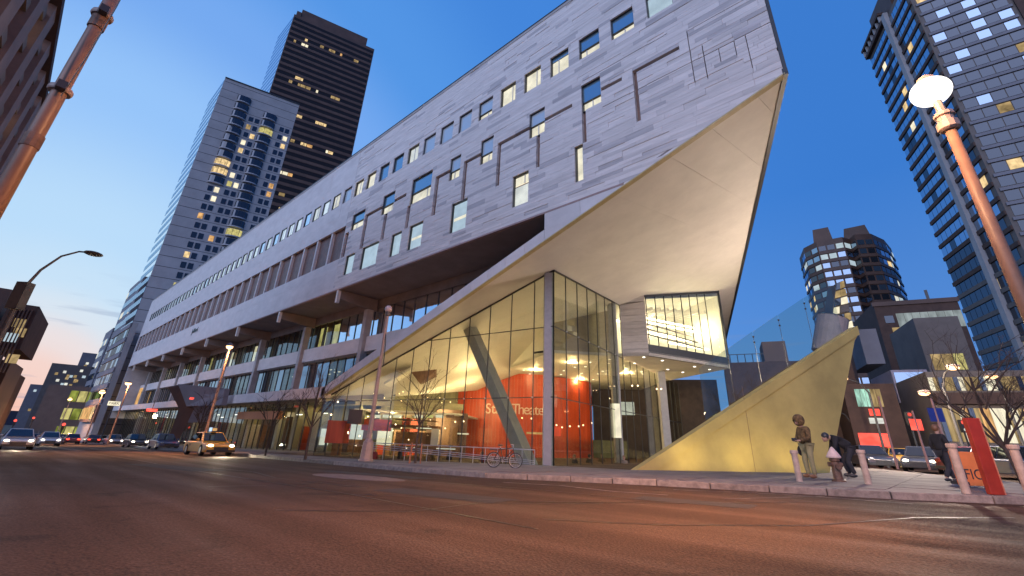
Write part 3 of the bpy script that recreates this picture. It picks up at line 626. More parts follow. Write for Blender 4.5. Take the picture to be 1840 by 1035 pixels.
MB().prism([Bx1+fd*(L_-1.0)+Z(CZ), Bx2+Z(CZ), Bx2+Z(boxtop(Bx2)), Bx1+fd*(L_-1.0)+Z(boxtop(Bx2)-.3)], fn*-.06).build('studio_end_glass', M['glass'], hall)
back = fn*-6
ew = MB(); ew.prism([Bx1+back*.7+Z(CZ+.3), Bx2+back*.9+Z(CZ+.3), Bx2+back*.9+Z(15.5), Bx1+back*.7+Z(13)], back*.02); ew.build('studio_back_wall', M['white_plaster'], hall)
MB().prism([Bx1+Z(CZ+.3), Bx2+Z(CZ+.3), Bx2+back+Z(CZ+.3), Bx1+back+Z(CZ+.3)], (0, 0, .05)).build('studio_floor', M['white_plaster'], hall)
tub = M['bulb_white']
for k_, (fa, fb, zz, q) in enumerate([(.05, .95, 4.2, .5), (.12, .9, 3.4, .3), (.3, .98, 3.0, .62), (.05, .6, 2.6, .35), (.45, .97, 1.9, .3), (.02, .5, 3.8, .7)]):
    a, b = Bx1+fd*L_*fa+back*q+Z(CZ+zz), Bx1+fd*L_*fb+back*q+Z(CZ+zz)
    MB().bar(a, b, .10, .16).build('studio_light', glow('studio_tube%d' % k_, (1, .86, .6), 8, 0), hall)
for k_ in range(9):
    a = Bx1+fd*L_*(.08+.1*k_)+back*.15+Z(CZ+1.2); b = Bx1+fd*L_*(.08+.1*k_)+back*.8+Z(CZ+4.9); MB().bar(Vector((a.x, a.y, CZ+4.3+.12*k_)), Vector((b.x, b.y, CZ+4.3+.12*k_)), .12, .3).build('studio_beam', M['soffit_plaster'], hall)
for k_ in range(4):
    a = Bx1+fd*.4+back*(.25+.1*k_)+Z(CZ+2.3+.7*k_); b = Bx2-fd*1.3+back*(.25+.1*k_)+Z(CZ+1.8+.7*k_); MB().bar(a, b, .14, .1).build('studio_rail', M['soffit_dark'], hall)
lamp('studio_lamp', 'POINT', Bx1+fd*L_*.86+back*.3+Z(CZ+3.6), 480, (1, .82, .5), .2, parent=hall); lamp('studio_lamp', 'POINT', Bx1+fd*L_*.25+back*.5+Z(CZ+3.2), 560, (1, .82, .5), .2, parent=hall)
# the curved red timber wall of the theatre, in upright boards
R0, R1 = at_z(826, 676, 7.5), at_z(1062, 686, CZ); R0 = Vector((R0.x, R0.y, 0)); R1 = Vector((R1.x, R1.y, 0)); mid = (R0+R1)/2; out_ = Vector((.75, -.66, 0)).normalized()
nb = 44; arc = [R0.lerp(R1, i/nb)+out_*(4*(i/nb)*(1-i/nb))*4.2 for i in range(nb+1)]
def ztop(i): t = i/nb; return 7.45+(.35*math.sin(math.pi*t) if t < .62 else 0)-max(0, .9*(1-t/.06) if t < .06 else 0)
for i in range(nb):
    a, b = arc[i], arc[i+1]; d = (b-a); MB().prism([a+d*.02+Z(PZ), b-d*.02+Z(PZ), b-d*.02+Z(ztop(i+1)), a+d*.02+Z(ztop(i))], out_*-.1).build('red_board', M['red_wood'], hall)
def text(body, size, name, m, parent, origin, right_, up_, depth=.02, font_x=1.0):
    cu = bpy.data.curves.new(name, 'FONT'); cu.body = body; cu.size = size; cu.extrude = depth; cu.align_x = 'CENTER'; cu.align_y = 'CENTER'
    to = bpy.data.objects.new('tmp', cu); COL.objects.link(to); dg = bpy.context.evaluated_depsgraph_get(); me = bpy.data.meshes.new_from_object(to.evaluated_get(dg)); bpy.data.objects.remove(to)
    me.materials.clear(); me.materials.append(m); o = bpy.data.objects.new(name, me); COL.objects.link(o); o.parent = parent
    r, u_ = Vector(right_).normalized(), Vector(up_).normalized(); n_ = r.cross(u_); off = wloc(parent) if parent else Vector((0, 0, 0)); p = Vector(origin)-off
    o.matrix_basis = Matrix(((r.x*font_x, u_.x, n_.x, p.x), (r.y*font_x, u_.y, n_.y, p.y), (r.z*font_x, u_.z, n_.z, p.z), (0, 0, 0, 1))); return o
let = mat('pale_letter', (.78, .55, .45), .4, .05, 3)
word = 'Starr Theater'; adv = {'t': .75, 'r': .72, ' ': .6, 'T': 1.05, 'S': 1.05}; s_ = .0
tot = sum(adv.get(c, .95) for c in word); pos = .2; wdt = .42
for ch in word:
    w_ = adv.get(ch, .95)/tot*wdt; t = pos+w_/2; pos += w_
    if ch == ' ': continue
    i = t*nb; j = int(i); p = arc[j].lerp(arc[j+1], i-j); d = (arc[j+1]-arc[j]).normalized(); n_ = Vector((d.y, -d.x, 0))
    text(ch, 1.5, 'letter', let, hall, p+n_*.05+Z(3.85), d, (0, 0, 1), .03)
# lobby furniture of the building: mezzanine, bar, screens
mez = mat('mezz', (.46, .42, .27), .7, .1, 1)
def wallq(u0, v0, u1, v1, dist, m, name, t=.1, d2=None):
    """an upright panel standing in the lobby; its corners are where it stands"""
    a, b = at_d(u0, v0, dist), at_d(u1, v1, d2 or dist); z0, z1 = min(a.z, b.z), max(a.z, b.z)
    f = Vector((-.687, .7266, 0)); return MB().prism([(a.x, a.y, z0), (b.x, b.y, z0), (b.x, b.y, z1), (a.x, a.y, z1)], f*t).build(name, M[m] if isinstance(m, str) else m, hall)
wallq(560, 640, 835, 838, 56, mat('back_olive', (.36, .32, .2), .8, .15, .8, stretch=(3, 3, .3)), 'lobby_back_wall')
wallq(640, 716, 832, 737, 44, mez, 'mezzanine_front', .4)
a, b = at_d(636, 737, 44), at_d(832, 737, 44); MB().prism([(a.x, a.y, a.z), (b.x, b.y, a.z), (b.x-6, b.y+8, a.z), (a.x-6, a.y+8, a.z)], (0, 0, .15)).build('mezzanine_underside', M['white_plaster'], hall)
# folded bright ceiling over the stair
p = [at_d(750, 657, 40), at_d(776, 642, 44), at_d(838, 650, 48), at_d(795, 655, 42)]; MB().prism(p, (0, 0, .15)).build('ceiling_fold', M['white_plaster'], hall)
p = [at_d(690, 691, 38), at_d(738, 664, 38), at_d(742, 668, 40), at_d(700, 696, 40)]; MB().prism(p, (0, 0, .2)).build('ceiling_fold', M['white_plaster'], hall)
p = [at_d(735, 664, 40), at_d(795, 655, 41), at_d(830, 651, 45), at_d(755, 690, 42)]; MB().prism(p, (-.2, .3, 0)).build('stair_soffit', M['bronze'], hall)
wallq(770, 655, 826, 690, 50, mat('green_glass_wall', (.25, .32, .22), .3, .3, 3), 'mezzanine_screen')
wallq(590, 755, 625, 797, 40, 'red_wood', 'red_screen'); wallq(652, 752, 702, 775, 42, 'red_wood', 'red_screen')
wallq(626, 762, 650, 790, 45, 'lit_white', 'lit_panel'); wallq(680, 768, 702, 800, 45, 'lit_cream', 'lit_panel'); wallq(578, 770, 588, 800, 45, 'lit_white', 'lit_panel')
wallq(628, 735, 648, 762, 38, 'bronze', 'hanging_cabinet', .8).data.materials.__setitem__(0, M['dark_frame'])
wallq(704, 752, 780, 756, 36, 'brown_wood', 'bar_canopy', 3); wallq(700, 762, 786, 772, 38, 'brown_wood', 'bar_canopy', 2)
wallq(748, 768, 775, 771, 37, 'lit_cream', 'bar_light'); wallq(720, 768, 742, 770, 37, 'lit_amber', 'bar_light')
wallq(712, 775, 786, 800, 41, 'brown_wood', 'bar_back'); wallq(776, 770, 786, 800, 37, 'soffit_plaster', 'bar_pier', .5)
wallq(786, 728, 824, 800, 46, 'bronze', 'dark_portal', .5); wallq(782, 754, 820, 756, 42, 'lit_amber', 'bar_light')
wallq(822, 778, 842, 781, 44, 'lit_cream', 'bar_light'); wallq(704, 800, 830, 815, 36, 'brown_wood', 'bar_counter', .8); wallq(784, 805, 818, 808, 34, 'lit_white', 'bar_light')
wallq(946, 776, 978, 781, 34, 'lit_amber', 'neon_strip')
wallq(1000, 788, 1130, 838, 58, mat('back_green', (.16, .17, .09), .8, .3, .6, stretch=(3, 3, .3)), 'lobby_end_wall')
wallq(1064, 682, 1312, 860, 64, mat('back_dark', (.07, .05, .035), .7, .3, .6), 'lobby_end_wall')
for i in range(26):
    u, v = random.uniform(610, 830), random.uniform(700, 800); inst('pendant_lamp', MB().ball((0, 0, 0), .045, 8, 6).mesh('pendant', M['bulb_warm']), at_d(u, v, random.uniform(32, 46)), hall)
for u, v in [(938, 751), (955, 752), (925, 752), (818, 758), (833, 757), (672, 707), (607, 722), (595, 745), (1000, 764), (1010, 768), (1024, 766), (1095, 716), (1136, 693), (1146, 693), (1180, 699), (1188, 699), (1048, 764), (1040, 766), (1063, 760)]:
    inst('pendant_lamp', MB().ball((0, 0, 0), .06, 8, 6).mesh('pendant', M['bulb_warm']), at_d(u, v, 38), hall)
wallq(1101, 725, 1117, 787, 36.2, 'lit_cream', 'lit_banner', .1); wallq(1113, 722, 1141, 746, 48, 'lit_white', 'lit_panel')
for i in range(16):
    u = 604+i*15; wallq(u, random.uniform(742, 775), u+random.uniform(3, 7), 835, random.uniform(44, 50), random.choice(['bronze', 'brown_wood', 'red_wood', 'brown_wood']), 'interior_post', .2)
for i in range(9): wallq(650+i*19, 745, 664+i*19, 751, random.uniform(40, 44), random.choice(['lit_cream', 'lit_yellow', 'lit_amber', 'bronze']), 'shelf_light')
# shopfront under the first-floor band
for i in range(58):
    x0 = -40.2-1.66*i; kd = random.choices(['soffit_plaster', 'bronze', 'back', 'red_wood'], (3, 2, 4, .6))[0]
    MB().box(x0-1.6, x0, 20.2, 20.22, gz(x0)+SW+.02, 3.4).build('shop_pane', M['glass_shop'], hall)
    MB().box(x0-.03, x0+.03, 20.15, 20.27, gz(x0)+SW+.02, 3.48).build('shop_mullion', M['dark_frame'], hall)
    if kd != 'back':
        z1 = random.uniform(1.2, 3.4); MB().box(x0-1.3, x0-random.uniform(.1, .9), 22.2+random.random()*2, 22.3+random.random()*2, gz(x0)+.2, z1).build('shop_panel', M[kd], hall)
    if i % 3 == 0: inst('shop_light', MB().box(-.6, .6, -.06, .06, 0, .06).mesh('shop_tube', M['bulb_white']), (x0-random.random(), 22+random.random()*2, 2.2+random.random()*.8), hall)
MB().box(XW, -40, 25, 25.2, -4, 3.5).build('shop_back_wall', mat('shop_back', (.40, .36, .2), .8, .25, .8, stretch=(3, 3, .25)), hall)
MB().box(XW, -40, 20.3, 25, -4, -3.2).build('shop_floor', M['floor_stone'], hall)
MB().box(-62, -50, 19.6, 20.0, 1.9, 2.7).build('shop_sign_board', mat('salmon_board', (.45, .2, .1), .6, .1, 2), hall)
for x in range(-136, -40, 8): lamp('shop_lamp', 'AREA', (x, 22.5, 3.4), 110, (1, .74, .36), sx=5, sy=2, parent=hall, aim=(x, 22.5, -3))
WARM = (1, .70, .33)
for lx, ly, lz in ((-24, 34, 7.3), (-23, 42, 7.3), (-30, 36, 7.3), (-30, 44, 7.3), (-35, 32, 4.6), (-31, 28.5, 5.6)): lamp('lobby_lamp_fill', 'POINT', (lx, ly, lz), 460, WARM, .12, parent=hall)
lamp('lobby_lamp_fill', 'AREA', (-24.5, 26.5, .5), 420, WARM, sx=10, sy=5, parent=hall, aim=(-22, 24, 12))  # added uplight at floor level to brighten the soffit
lamp('lobby_lamp_fill', 'AREA', (-25, 44, .2), 700, WARM, sx=9, sy=9, parent=hall, aim=(-24, 44, 9))
lamp('lobby_lamp_fill', 'AREA', (-39, 27, 3.0), 1300, (1, .76, .4), sx=10, sy=5, parent=hall, aim=(-42, 33, 0))
for i in range(4):     # lit entrance bay at the far end
    q0, q1 = at_y(226+i*9, 708, 21.3), at_y(234+i*9, 672, 21.3); MB().box(min(q0.x, q1.x), max(q0.x, q1.x), 21.25, 21.32, 5.0, 8.6).build('entrance_pane', M['lit_amber'] if i % 2 else M['lit_warm'], hall)
for lx, ly, lz, pw in ((-33, 22.6, 3.0, 150), (-28.5, 24.5, 3.6, 170), (-36.5, 21.2, 2.4, 120), (-38, 25, 2.6, 150), (-22, 26, 3.0, 120)): lamp('lobby_lamp_fill', 'POINT', (lx, ly, lz), pw, WARM, .1, parent=hall)  # added fill points to warm the front of the lobby
text('Juilliard', 1.1, 'letters', M['dark_frame'], hall, at_y(350, 594, D-.03), (1, 0, 0), (0, 0, 1), .02)
# ------------------------------------------------------------------ other buildings
XD = Vector((1, 0, 0)); BD = Vector((-.36, .933, 0)).normalized()      # the side street and the avenue
unit_pane = {}
def upane(mk):
    if mk not in unit_pane: unit_pane[mk] = MB().box(0, 1, -.06, .0, 0, 1).mesh('pane_'+mk, M[mk])
    return unit_pane[mk]
def face_pane(name, par, P, U, u, z, w_, h, mk, proud=.03):
    """one pane on an upright face that starts at P and runs along U (outward is U turned clockwise)"""
    ang = math.atan2(U.y, U.x); o_ = Vector((U.y, -U.x, 0)); p = P+U*u+o_*proud
    return inst(name, upane(mk), (p.x, p.y, z), par, (0, 0, ang), (w_, 1, h))
def face_bar(mb, P, U, u0, u1, z0, z1, out, inn=.1):
    o_ = Vector((U.y, -U.x, 0)); c = P+U*(u0+u1)/2+o_*((out-inn)/2); mb.obox((c.x, c.y, (z0+z1)/2), U*(u1-u0)/2, o_*(out+inn)/2, (0, 0, (z1-z0)/2)); return mb
def core(name, par, P, U, w_, depth, z0, z1, m):
    """solid body behind a face; depth runs away from the viewer"""
    o_ = Vector((-U.y, U.x, 0)); a, b = P, P+U*w_; return MB().prism([(a.x, a.y, z0), (b.x, b.y, z0), (b.x+o_.x*depth, b.y+o_.y*depth, z0), (a.x+o_.x*depth, a.y+o_.y*depth, z0)], (0, 0, z1-z0)).build(name, m, par)
M['grey_stone'] = mat('grey_stone', (.37, .355, .35), .75, .1, .25)
M['dark_stone'] = mat('dark_stone', (.105, .056, .038), .6, .2, .2)
M['brown_brick'] = mat('brown_brick', (.085, .048, .035), .85, .2, .8, bump=.2)
M['taupe'] = mat('taupe', (.15, .125, .11), .8, .12, .5)
M['cool_grey'] = mat('cool_grey', (.185, .18, .20), .7, .1, .5)
M['tower_blue'] = coated_glass('tower_blue', (.46, .60, .76), (.05, .07, .09), .42, wob=.01)
M['tower_dark'] = coated_glass('tower_dark', (.36, .41, .48), (.018, .02, .024), .13, wob=.01)
M['pale_ribbon'] = glow('pale_ribbon', (.62, .72, .74), .42, .45, .9)
M['shop_green'] = glow('shop_green', (.55, .95, .75), .7, .6, 1.2)
M['lit_olive'] = glow('lit_olive', (.55, .62, .12), .45, .6, 1.2)
M['shop_red'] = glow('shop_red', (1, .10, .07), 1.6, .4, 1.5)
M['lit_dimwarm'] = glow('lit_dimwarm', (.85, .60, .28), .42, .6, 1.2)
LITS = ['lit_warm', 'lit_amber', 'lit_yellow', 'lit_cream', 'lit_dimwarm']
M['smoked_glass'] = coated_glass('smoked_glass', (.42, .36, .34), (.022, .016, .014), .05, wob=.01)
rt = random.Random(11)
# grey stone tower behind the west end of the hall
G0 = Vector((-151.0, 17.3, 0)); GE = Vector((-144.98, 39.51, 0)); GU = (GE-G0).normalized(); GZ = 108.7; GW = 23.1
tw = thing('stone_tower', 'grey stone apartment tower with stacked curved bay windows behind the far end of the hall', 'tower', (-155, 25, -3.4))
core('tower_body', tw, G0, GU, GW, 24, -4, GZ, M['grey_stone'])
mb = MB(); fl = 3.13; nfl = 33
for k in range(nfl+2): z = GZ-1.6-k*fl; face_bar(mb, G0, GU, 0, GW, z-.07, z+.07, .015, .0)
face_bar(mb, G0, GU, 0, GW, GZ-.35, GZ, .25)
mb.build('floor_joints', M['dark_frame'], tw)
bay_m = {}
def bay(mk):
    if mk not in bay_m:
        n = 7; pts = [(2.05*math.sin(t), -.25-1.05*math.cos(t)+.3) for t in [(-.5+i/n)*math.pi*.98 for i in range(n+1)]]
        bay_m[mk] = MB().prism([(x, y, 0) for x, y in pts]+[(2.05, .2, 0), (-2.05, .2, 0)], (0, 0, 2.05)).mesh('bay_glass', M[mk])
        bay_m['rim'] = MB().prism([(x*1.03, y*1.06-.02, 0) for x, y in pts]+[(2.1, .2, 0), (-2.1, .2, 0)], (0, 0, .34)).mesh('bay_rim', mat('rim', (.36, .36, .38), .6, .05, 1))
        bay_m['bars'] = MB(); [bay_m['bars'].box(x-.05, x+.05, y-.05, y+.03, 0, 2.05) for x, y in pts[1:-1:2]]; bay_m['bars'] = bay_m['bars'].mesh('bay_bars', M['dark_frame'])
    return bay_m[mk]
ga = math.atan2(GU.y, GU.x)
def gp(u, z): p = G0+GU*u; return (p.x, p.y, z)
for k in range(2, 30):
    z = GZ-1.6-k*fl+.5
    for u, first, last in ((7.0, 2, 12), (15.6, 3, 19)):
        if first <= k <= last:
            mk = rt.choice(['lit_warm', 'lit_yellow', 'lit_dimwarm']) if rt.random() < .1 else 'tower_dark'
            b_ = inst('bay_window', bay(mk), gp(u, z), tw, (0, 0, ga)); inst('bay_rim', bay_m['rim'], gp(u, z-.36), tw, (0, 0, ga)); inst('bay_bars', bay_m['bars'], gp(u, z), tw, (0, 0, ga))
        elif k > last and k < 27:
            for du in (-1.45, .25): face_pane('square_window', tw, G0, GU, u+du, z+.1, 1.25, 1.75, rt.choice(LITS) if rt.random() < .16 else 'tower_dark')
    if 4 <= k < 27:
        for u in (9.9, 11.7, 19.3, 21.0):
            face_pane('square_window', tw, G0, GU, u, z+.1, 1.25, 1.75, rt.choice(LITS) if rt.random() < .17 else 'tower_dark')
    if k in (27, 29): face_pane('wide_window', tw, G0, GU, 3, z, 6.5, 1.8, 'lit_dimwarm'); face_pane('wide_window', tw, G0, GU, 9.8, z, 6, 1.8, 'lit_yellow'); face_pane('wide_window', tw, G0, GU, 16, z, 5, 1.8, 'tower_dark')
# its south face, seen along the street: glass strips
GS = Vector((-168.5, 17.3, 0))
for k in range(33):
    z = GZ-1.2-k*fl
    for i in range(7): face_pane('south_window', tw, GS, XD, .6+i*2.45, z-1.9, 2.1, 1.6, 'tower_blue')
# podium of the tower
pod = thing('tower_podium', 'stepped grey podium with ribbon windows at the foot of the stone tower', 'building', (-175, 22, -4))
for (x0, x1, y0, y1, z1) in ((-190, -168.6, 17.9, 60, 42), (-205, -190.1, 17.6, 60, 29)):
    core('podium_block', pod, Vector((x0, y0, 0)), XD, x1-x0, y1-y0, -5, z1, M['cool_grey'])
    z = 6.0
    while z < z1-2.5:
        for i in range(int((x1-x0)/2.6)): face_pane('ribbon_window', pod, Vector((x0, y0, 0)), XD, .4+i*2.6, z, 2.3, 1.9, 'tower_blue' if rt.random() < .8 else 'lit_white')
        z += 3.6
core('entrance_block', pod, Vector((-166, 16.0, 0)), XD, 26, 1.2, -5, 23.5, M['grey_stone'])
for k in range(5):
    for i in range(9): face_pane('ribbon_window', pod, Vector((-166, 16, 0)), XD, .6+i*2.85, 6.2+k*3.5, 2.5, 1.9, 'tower_dark' if rt.random() < .7 else 'tower_blue')
mb = MB()
for k in range(6): face_bar(mb, Vector((-166, 16, 0)), XD, 0, 26, 4.8+k*3.5, 5.9+k*3.5, .25)
mb.build('spandrels', M['cool_grey'], pod)
core('lit_entrance', pod, Vector((-160, 15.2, 0)), XD, 20, .8, 1.0, 4.6, M['bronze'])
for i in range(6): face_pane('entrance_pane', pod, Vector((-160, 15.2, 0)), XD, .5+i*3.2, 1.6, 2.9, 2.6, 'lit_amber' if i < 5 else 'lit_warm')
lamp('podium_lamp', 'POINT', (-150, 12, 3), 2500, (1, .48, .2), .5, pod)
# taller dark tower behind
K0 = Vector((-225.4, 45.8, 0)); KU = Vector((13.21, 45.02, 0)).normalized(); KW = 46.9; KZ = 231.7
dk = thing('dark_tower', 'very tall dark brown office tower with scattered lit windows behind the stone tower', 'tower', (-235, 60, -5))
core('tower_body', dk, K0, KU, KW, 30, -6, KZ-7, M['dark_stone'])
core('crown', dk, K0+KU*3.5+Vector((-1, 0, 0)), KU, 38.5, 24, KZ-7, KZ, M['dark_stone'])
core('crown', dk, K0+KU*1.0+Vector((-.5, 0, 0)), KU, 2.4, 27, KZ-7, KZ-3.2, M['dark_stone'])
fl2 = 4.0
for k in range(48):
    z = KZ-9-k*fl2; litrow = rt.random() < .32
    face_pane('window_strip', dk, K0, KU, .5, z-2.1, KW-1, 2.0, 'smoked_glass')
    mb = face_bar(MB(), K0, KU, 0, KW, z-4.1+.15, z-2.25, .22); mb.build('spandrel', M['dark_stone'], dk)
    if litrow and k > 1:
        u = rt.uniform(2, 20)
        for q in range(rt.randint(2, 7)):
            w_ = rt.uniform(1.0, 2.8)
            if u+w_ < KW-1: face_pane('lit_window', dk, K0, KU, u, z-2.0, w_, 1.8, rt.choice(['lit_amber', 'lit_warm', 'lit_warm', 'lit_cream', 'lit_dimwarm']), .08)
            u += w_+rt.choice((.2, .2, .3, 3, 7))
KS = Vector((-248, 45.8, 0))
for k in range(48):
    z = KZ-9-k*fl2; face_pane('south_strip', dk, KS, XD, .3, z-2.3, 22, 2.2, 'tower_blue')
# glass and stone tower on the right
R0_ = Vector((8.3, 139.8, 0)); RU = -BD; RW = 25.; RC = R0_+RU*RW; RZ = 107
gt = thing('glass_tower', 'blue glass and brown banded high rise rising over the right edge behind the bright lamp', 'tower', (20, 125, .3))
core('tower_body', gt, R0_, RU, RW, 30, -1, RZ, M['taupe'])
core('crown', gt, R0_+RU*4-Vector((-1, .5, 0)), RU, 12, 20, RZ, RZ+9, M['dark_stone'])
fl3 = 3.12
for k in range(33):
    z = RZ-1.5-(k+1)*fl3
    mb = face_bar(MB(), R0_, RU, 0, RW, z-.02, z+.85, .3); mb.build('band', M['brown_brick'] if k < 22 else M['taupe'], gt)
    u = .2; kd0 = 'tower_blue' if k < 20 else 'tower_dark'
    for i in range(11):
        if u > 13.3 and u < 15.2: u = 15.2
        w_ = 2.0; r = rt.random()
        if len([1]) : face_pane('tower_window', gt, R0_, RU, u, z+.9, w_, fl3-.95, ('lit_cream' if r < .018 else 'lit_warm' if r < .035 else kd0 if r < .9 else 'tower_dark'))
        u += 2.15
    p = R0_+RU*14.25
mb = face_bar(MB(), R0_, RU, 13.5, 15.1, -1, RZ+1, .9); mb.build('corner_pier', M['grey_stone'], gt)
face_bar(MB(), R0_, RU, -.3, 13.5, RZ-.4, RZ+.5, .9).build('cornice', M['brown_brick'], gt)
face_bar(MB(), R0_, RU, -.6, 13.2, RZ+2.4, RZ+3.2, 1.2, .2).build('pergola_beam', M['brown_brick'], gt)
for i in range(7): face_bar(MB(), R0_, RU, -.3+i*2.1, .1+i*2.1, RZ+.5, RZ+2.4, 1.0, -.3).build('pergola_post', M['grey_stone'], gt)
# its south face with balcony bands
SU = Vector((1, .1, 0)).normalized()
core('south_block', gt, RC, SU, 60, 25, -1, RZ+25, M['taupe'])
for k in range(41):
    z = RZ+22-(k+1)*fl3
    for q, (u0, n_) in enumerate(((.8, 6), (17.5, 7))):
        mb = face_bar(MB(), RC, SU, u0-.4, u0+n_*2.1+.2, z-.05, z+.6, .35); mb.build('balcony_band', M['cool_grey'], gt)
        if z < 2: continue
        for i in range(n_):
            if q == 0 or i < 3:
                r = rt.random(); face_pane('balcony_window', gt, RC, SU, u0+i*2.1, z+.85, 1.95, fl3-1.05, 'lit_warm' if r < .02 else 'lit_dimwarm' if r < .045 else 'tower_blue' if k < 20 and r < .22 else 'tower_dark')
face_bar(MB(), RC, SU, 14.0, 16.8, -1, RZ+25, .4).build('stone_pier', M['brown_brick'], gt)
# round-cornered apartment tower in the distance
oc = thing('apartment_tower', 'distant dark apartment tower with chamfered corners and many window bands over the yellow wedge', 'tower', (-12, 178, 0))
pa, pb = at_d(1452, 440, 178), at_d(1600, 455, 190); oz = 66
pts = [at_d(1440, 480, 182), at_d(1452, 480, 172), at_d(1478, 480, 168), at_d(1528, 480, 168), at_d(1540, 480, 171), at_d(1552, 480, 168), at_d(1583, 480, 170), at_d(1604, 480, 178), at_d(1612, 480, 188)]
ptb = [Vector((p.x, p.y, 0)) for p in pts]; rear = [ptb[-1]+Vector((-8, 22, 0)), ptb[0]+Vector((4, 22, 0))]
zc = at_d(1480, 432, 168).z
MB().prism([(p.x, p.y, -1) for p in ptb+rear], (0, 0, zc+1)).build('tower_body', M['dark_stone'], oc)
for a, b in (((1462, 1500), 413), ((1518, 1570), 411)):
    p, q = at_d(a[0], 440, 172), at_d(a[1], 440, 172); zt = at_d(a[0], b, 172).z
    d_ = (q-p); d_.z = 0; n_ = Vector((d_.y, -d_.x, 0)).normalized()
    MB().hexa([(p.x, p.y, zc), (q.x, q.y, zc), (q.x-n_.x*12, q.y-n_.y*12, zc), (p.x-n_.x*12, p.y-n_.y*12, zc)]+[(v.x, v.y, zt) for v in (p+d_*.12, q-d_*.1, q-d_*.1-n_*12, p+d_*.12-n_*12)]).build('roof_house', M['dark_stone'], oc)
for k in range(17):
    z = zc-.6-(k+1)*3.0
    for a, b in zip(ptb, ptb[1:]):
        U = (b-a).normalized(); l = (b-a).length; n_ = max(1, round(l/2.6))
        for i in range(n_):
            r = rt.random(); mk = 'lit_pale' if r < .10 else 'lit_warm' if r < .15 else 'lit_white' if r < .19 else 'tower_blue' if r < .62 else 'tower_dark'
            face_pane('flat_window', oc, a, U, (i+.1)*l/n_, z, l/n_*.8, 1.65, mk)
        face_bar(MB(), a, U, 0, l, z-1.15, z-.25, .25).build('balcony_band', M['dark_stone'], oc)
# low buildings along the avenue
def block(name, label, cat, u0, u1, vtop, dist, U, m, depth=14, zb=-1.5, group=None):
    p = at_d(u0, vtop, dist); n_ = Vector((U.y, -U.x, 0)); vm = vtop
    q = p
    for _ in range(6): q = at_pl(u1, vm, p, n_); vm = vm+(p.z-q.z)*(-4) if abs(p.z-q.z) > .01 and False else vm
    base = Vector((p.x, p.y, 0)); w_ = (Vector((q.x, q.y, 0))-base).dot(U)
    t = thing(name, label, cat, (p.x, p.y, gz(p.x)), group)
    core('wall', t, base, U, w_, depth, zb, p.z, m); return t, base, w_, p.z
WV = Vector((.9, .3, 0)).normalized()
bk, B0, BW, BZ = block('brick_building', 'dark brown brick building with a pale lit ribbon window behind the wedge tip', 'building', 1568, 1722, 545, 95, WV, M['brown_brick'])
r = BW/154
for i in range(8): face_pane('ribbon_window', bk, B0, WV, BW*(.24+i*.095), BZ-4.6, BW*.09, 2.6, 'pale_ribbon')
for i in range(4): face_pane('ribbon_window', bk, B0, WV, BW*(.26+i*.095), BZ-8.0, BW*.09, 2.3, 'pale_ribbon')
for i in range(3): face_pane('ribbon_window', bk, B0, WV, BW*(.2+i*.16), BZ-14.5, BW*.15, 2.6, 'lit_pale')
for k in range(7): face_pane('side_window', bk, B0, WV, BW*.09+.6*(k % 2), BZ-3.5-k*2.0, 1.2, 1.2, rt.choice(['lit_dimwarm', 'tower_dark', 'lit_white']))
face_bar(MB(), B0, WV, -.2, BW+.2, BZ-.6, BZ+.1, .2).build('cornice', M['dark_stone'], bk)
MB().bar(B0+WV*BW*.68+Z(BZ), B0+WV*BW*.68+Z(BZ+1.6), .4).build('roof_vent', M['dark_frame'], bk)
cb, C0, CW, CZ_ = block('angular_extension', 'taupe angular block jutting out under the high rise with a lit corner window', 'building', 1640, 1722, 572, 76, WV, M['taupe'], 10)
for i in range(3):
    for k in range(2): face_pane('corner_window', cb, C0, WV, CW*(.12+i*.24), CZ_-8.6+k*2.1, CW*.22, 1.9, 'lit_dimwarm' if (i+k) % 3 else 'lit_yellow')
for i in range(6): face_pane('corner_window', cb, C0, WV, CW*(.05+i*.15), CZ_-16.5, CW*.13, 3.2, ['lit_cream', 'lit_dimwarm', 'tower_dark'][i % 3])
gb, g0, gw, gz_ = block('pale_block', 'plain pale blue grey box building directly right of the wedge tip', 'building', 1541, 1574, 592, 70, WV, M['cool_grey'], 8, at_d(1541, 655, 70).z)
lb, g0, gw, gz_ = block('lilac_block', 'low lilac grey box building with a broad picture window above the red shop sign', 'building', 1600, 1665, 665, 62, WV, mat('lilac', (.30, .27, .33), .75, .1, .5), 8, at_d(1600, 724, 62).z)
face_pane('picture_window', lb, g0, WV, gw*.06, gz_-1.75, gw*.8, 1.5, 'tower_blue')
lr, g0, gw, gz_ = block('low_store', 'long low store with two rows of lit windows behind the bare tree', 'building', 1662, 1850, 668, 54, WV, M['taupe'], 14)
n = 20
for i in range(n):
    face_pane('store_window', lr, g0, WV, gw*(i+.05)/n, gz_-1.6, gw*.9/n, 1.1, rt.choice(['lit_dimwarm', 'lit_cream', 'lit_dimwarm', 'lit_dimwarm', 'tower_dark']))
    face_pane('store_window', lr, g0, WV, gw*(i+.05)/n, gz_-5.6, gw*.9/n, 2.6, rt.choice(['lit_dimwarm', 'lit_cream', 'lit_amber', 'lit_dimwarm', 'tower_dark']))
face_bar(MB(), g0, WV, 0, gw, gz_-2.7, gz_-1.8, .6).build('canopy', M['brown_brick'], lr); face_bar(MB(), g0, WV, 0, gw, gz_-7.0, gz_-5.8, 1.2).build('canopy', M['taupe'], lr)
sr, g0, gw, gz_ = block('corner_shop', 'brown shop building with a green lit window and red neon fascia', 'building', 1512, 1605, 690, 56, WV, M['brown_brick'], 12)
for i in range(5): face_pane('shop_window', sr, g0, WV, gw*(.22+i*.1), gz_-2.1, gw*.09, 1.6, 'shop_green' if i < 3 else 'lit_dimwarm')
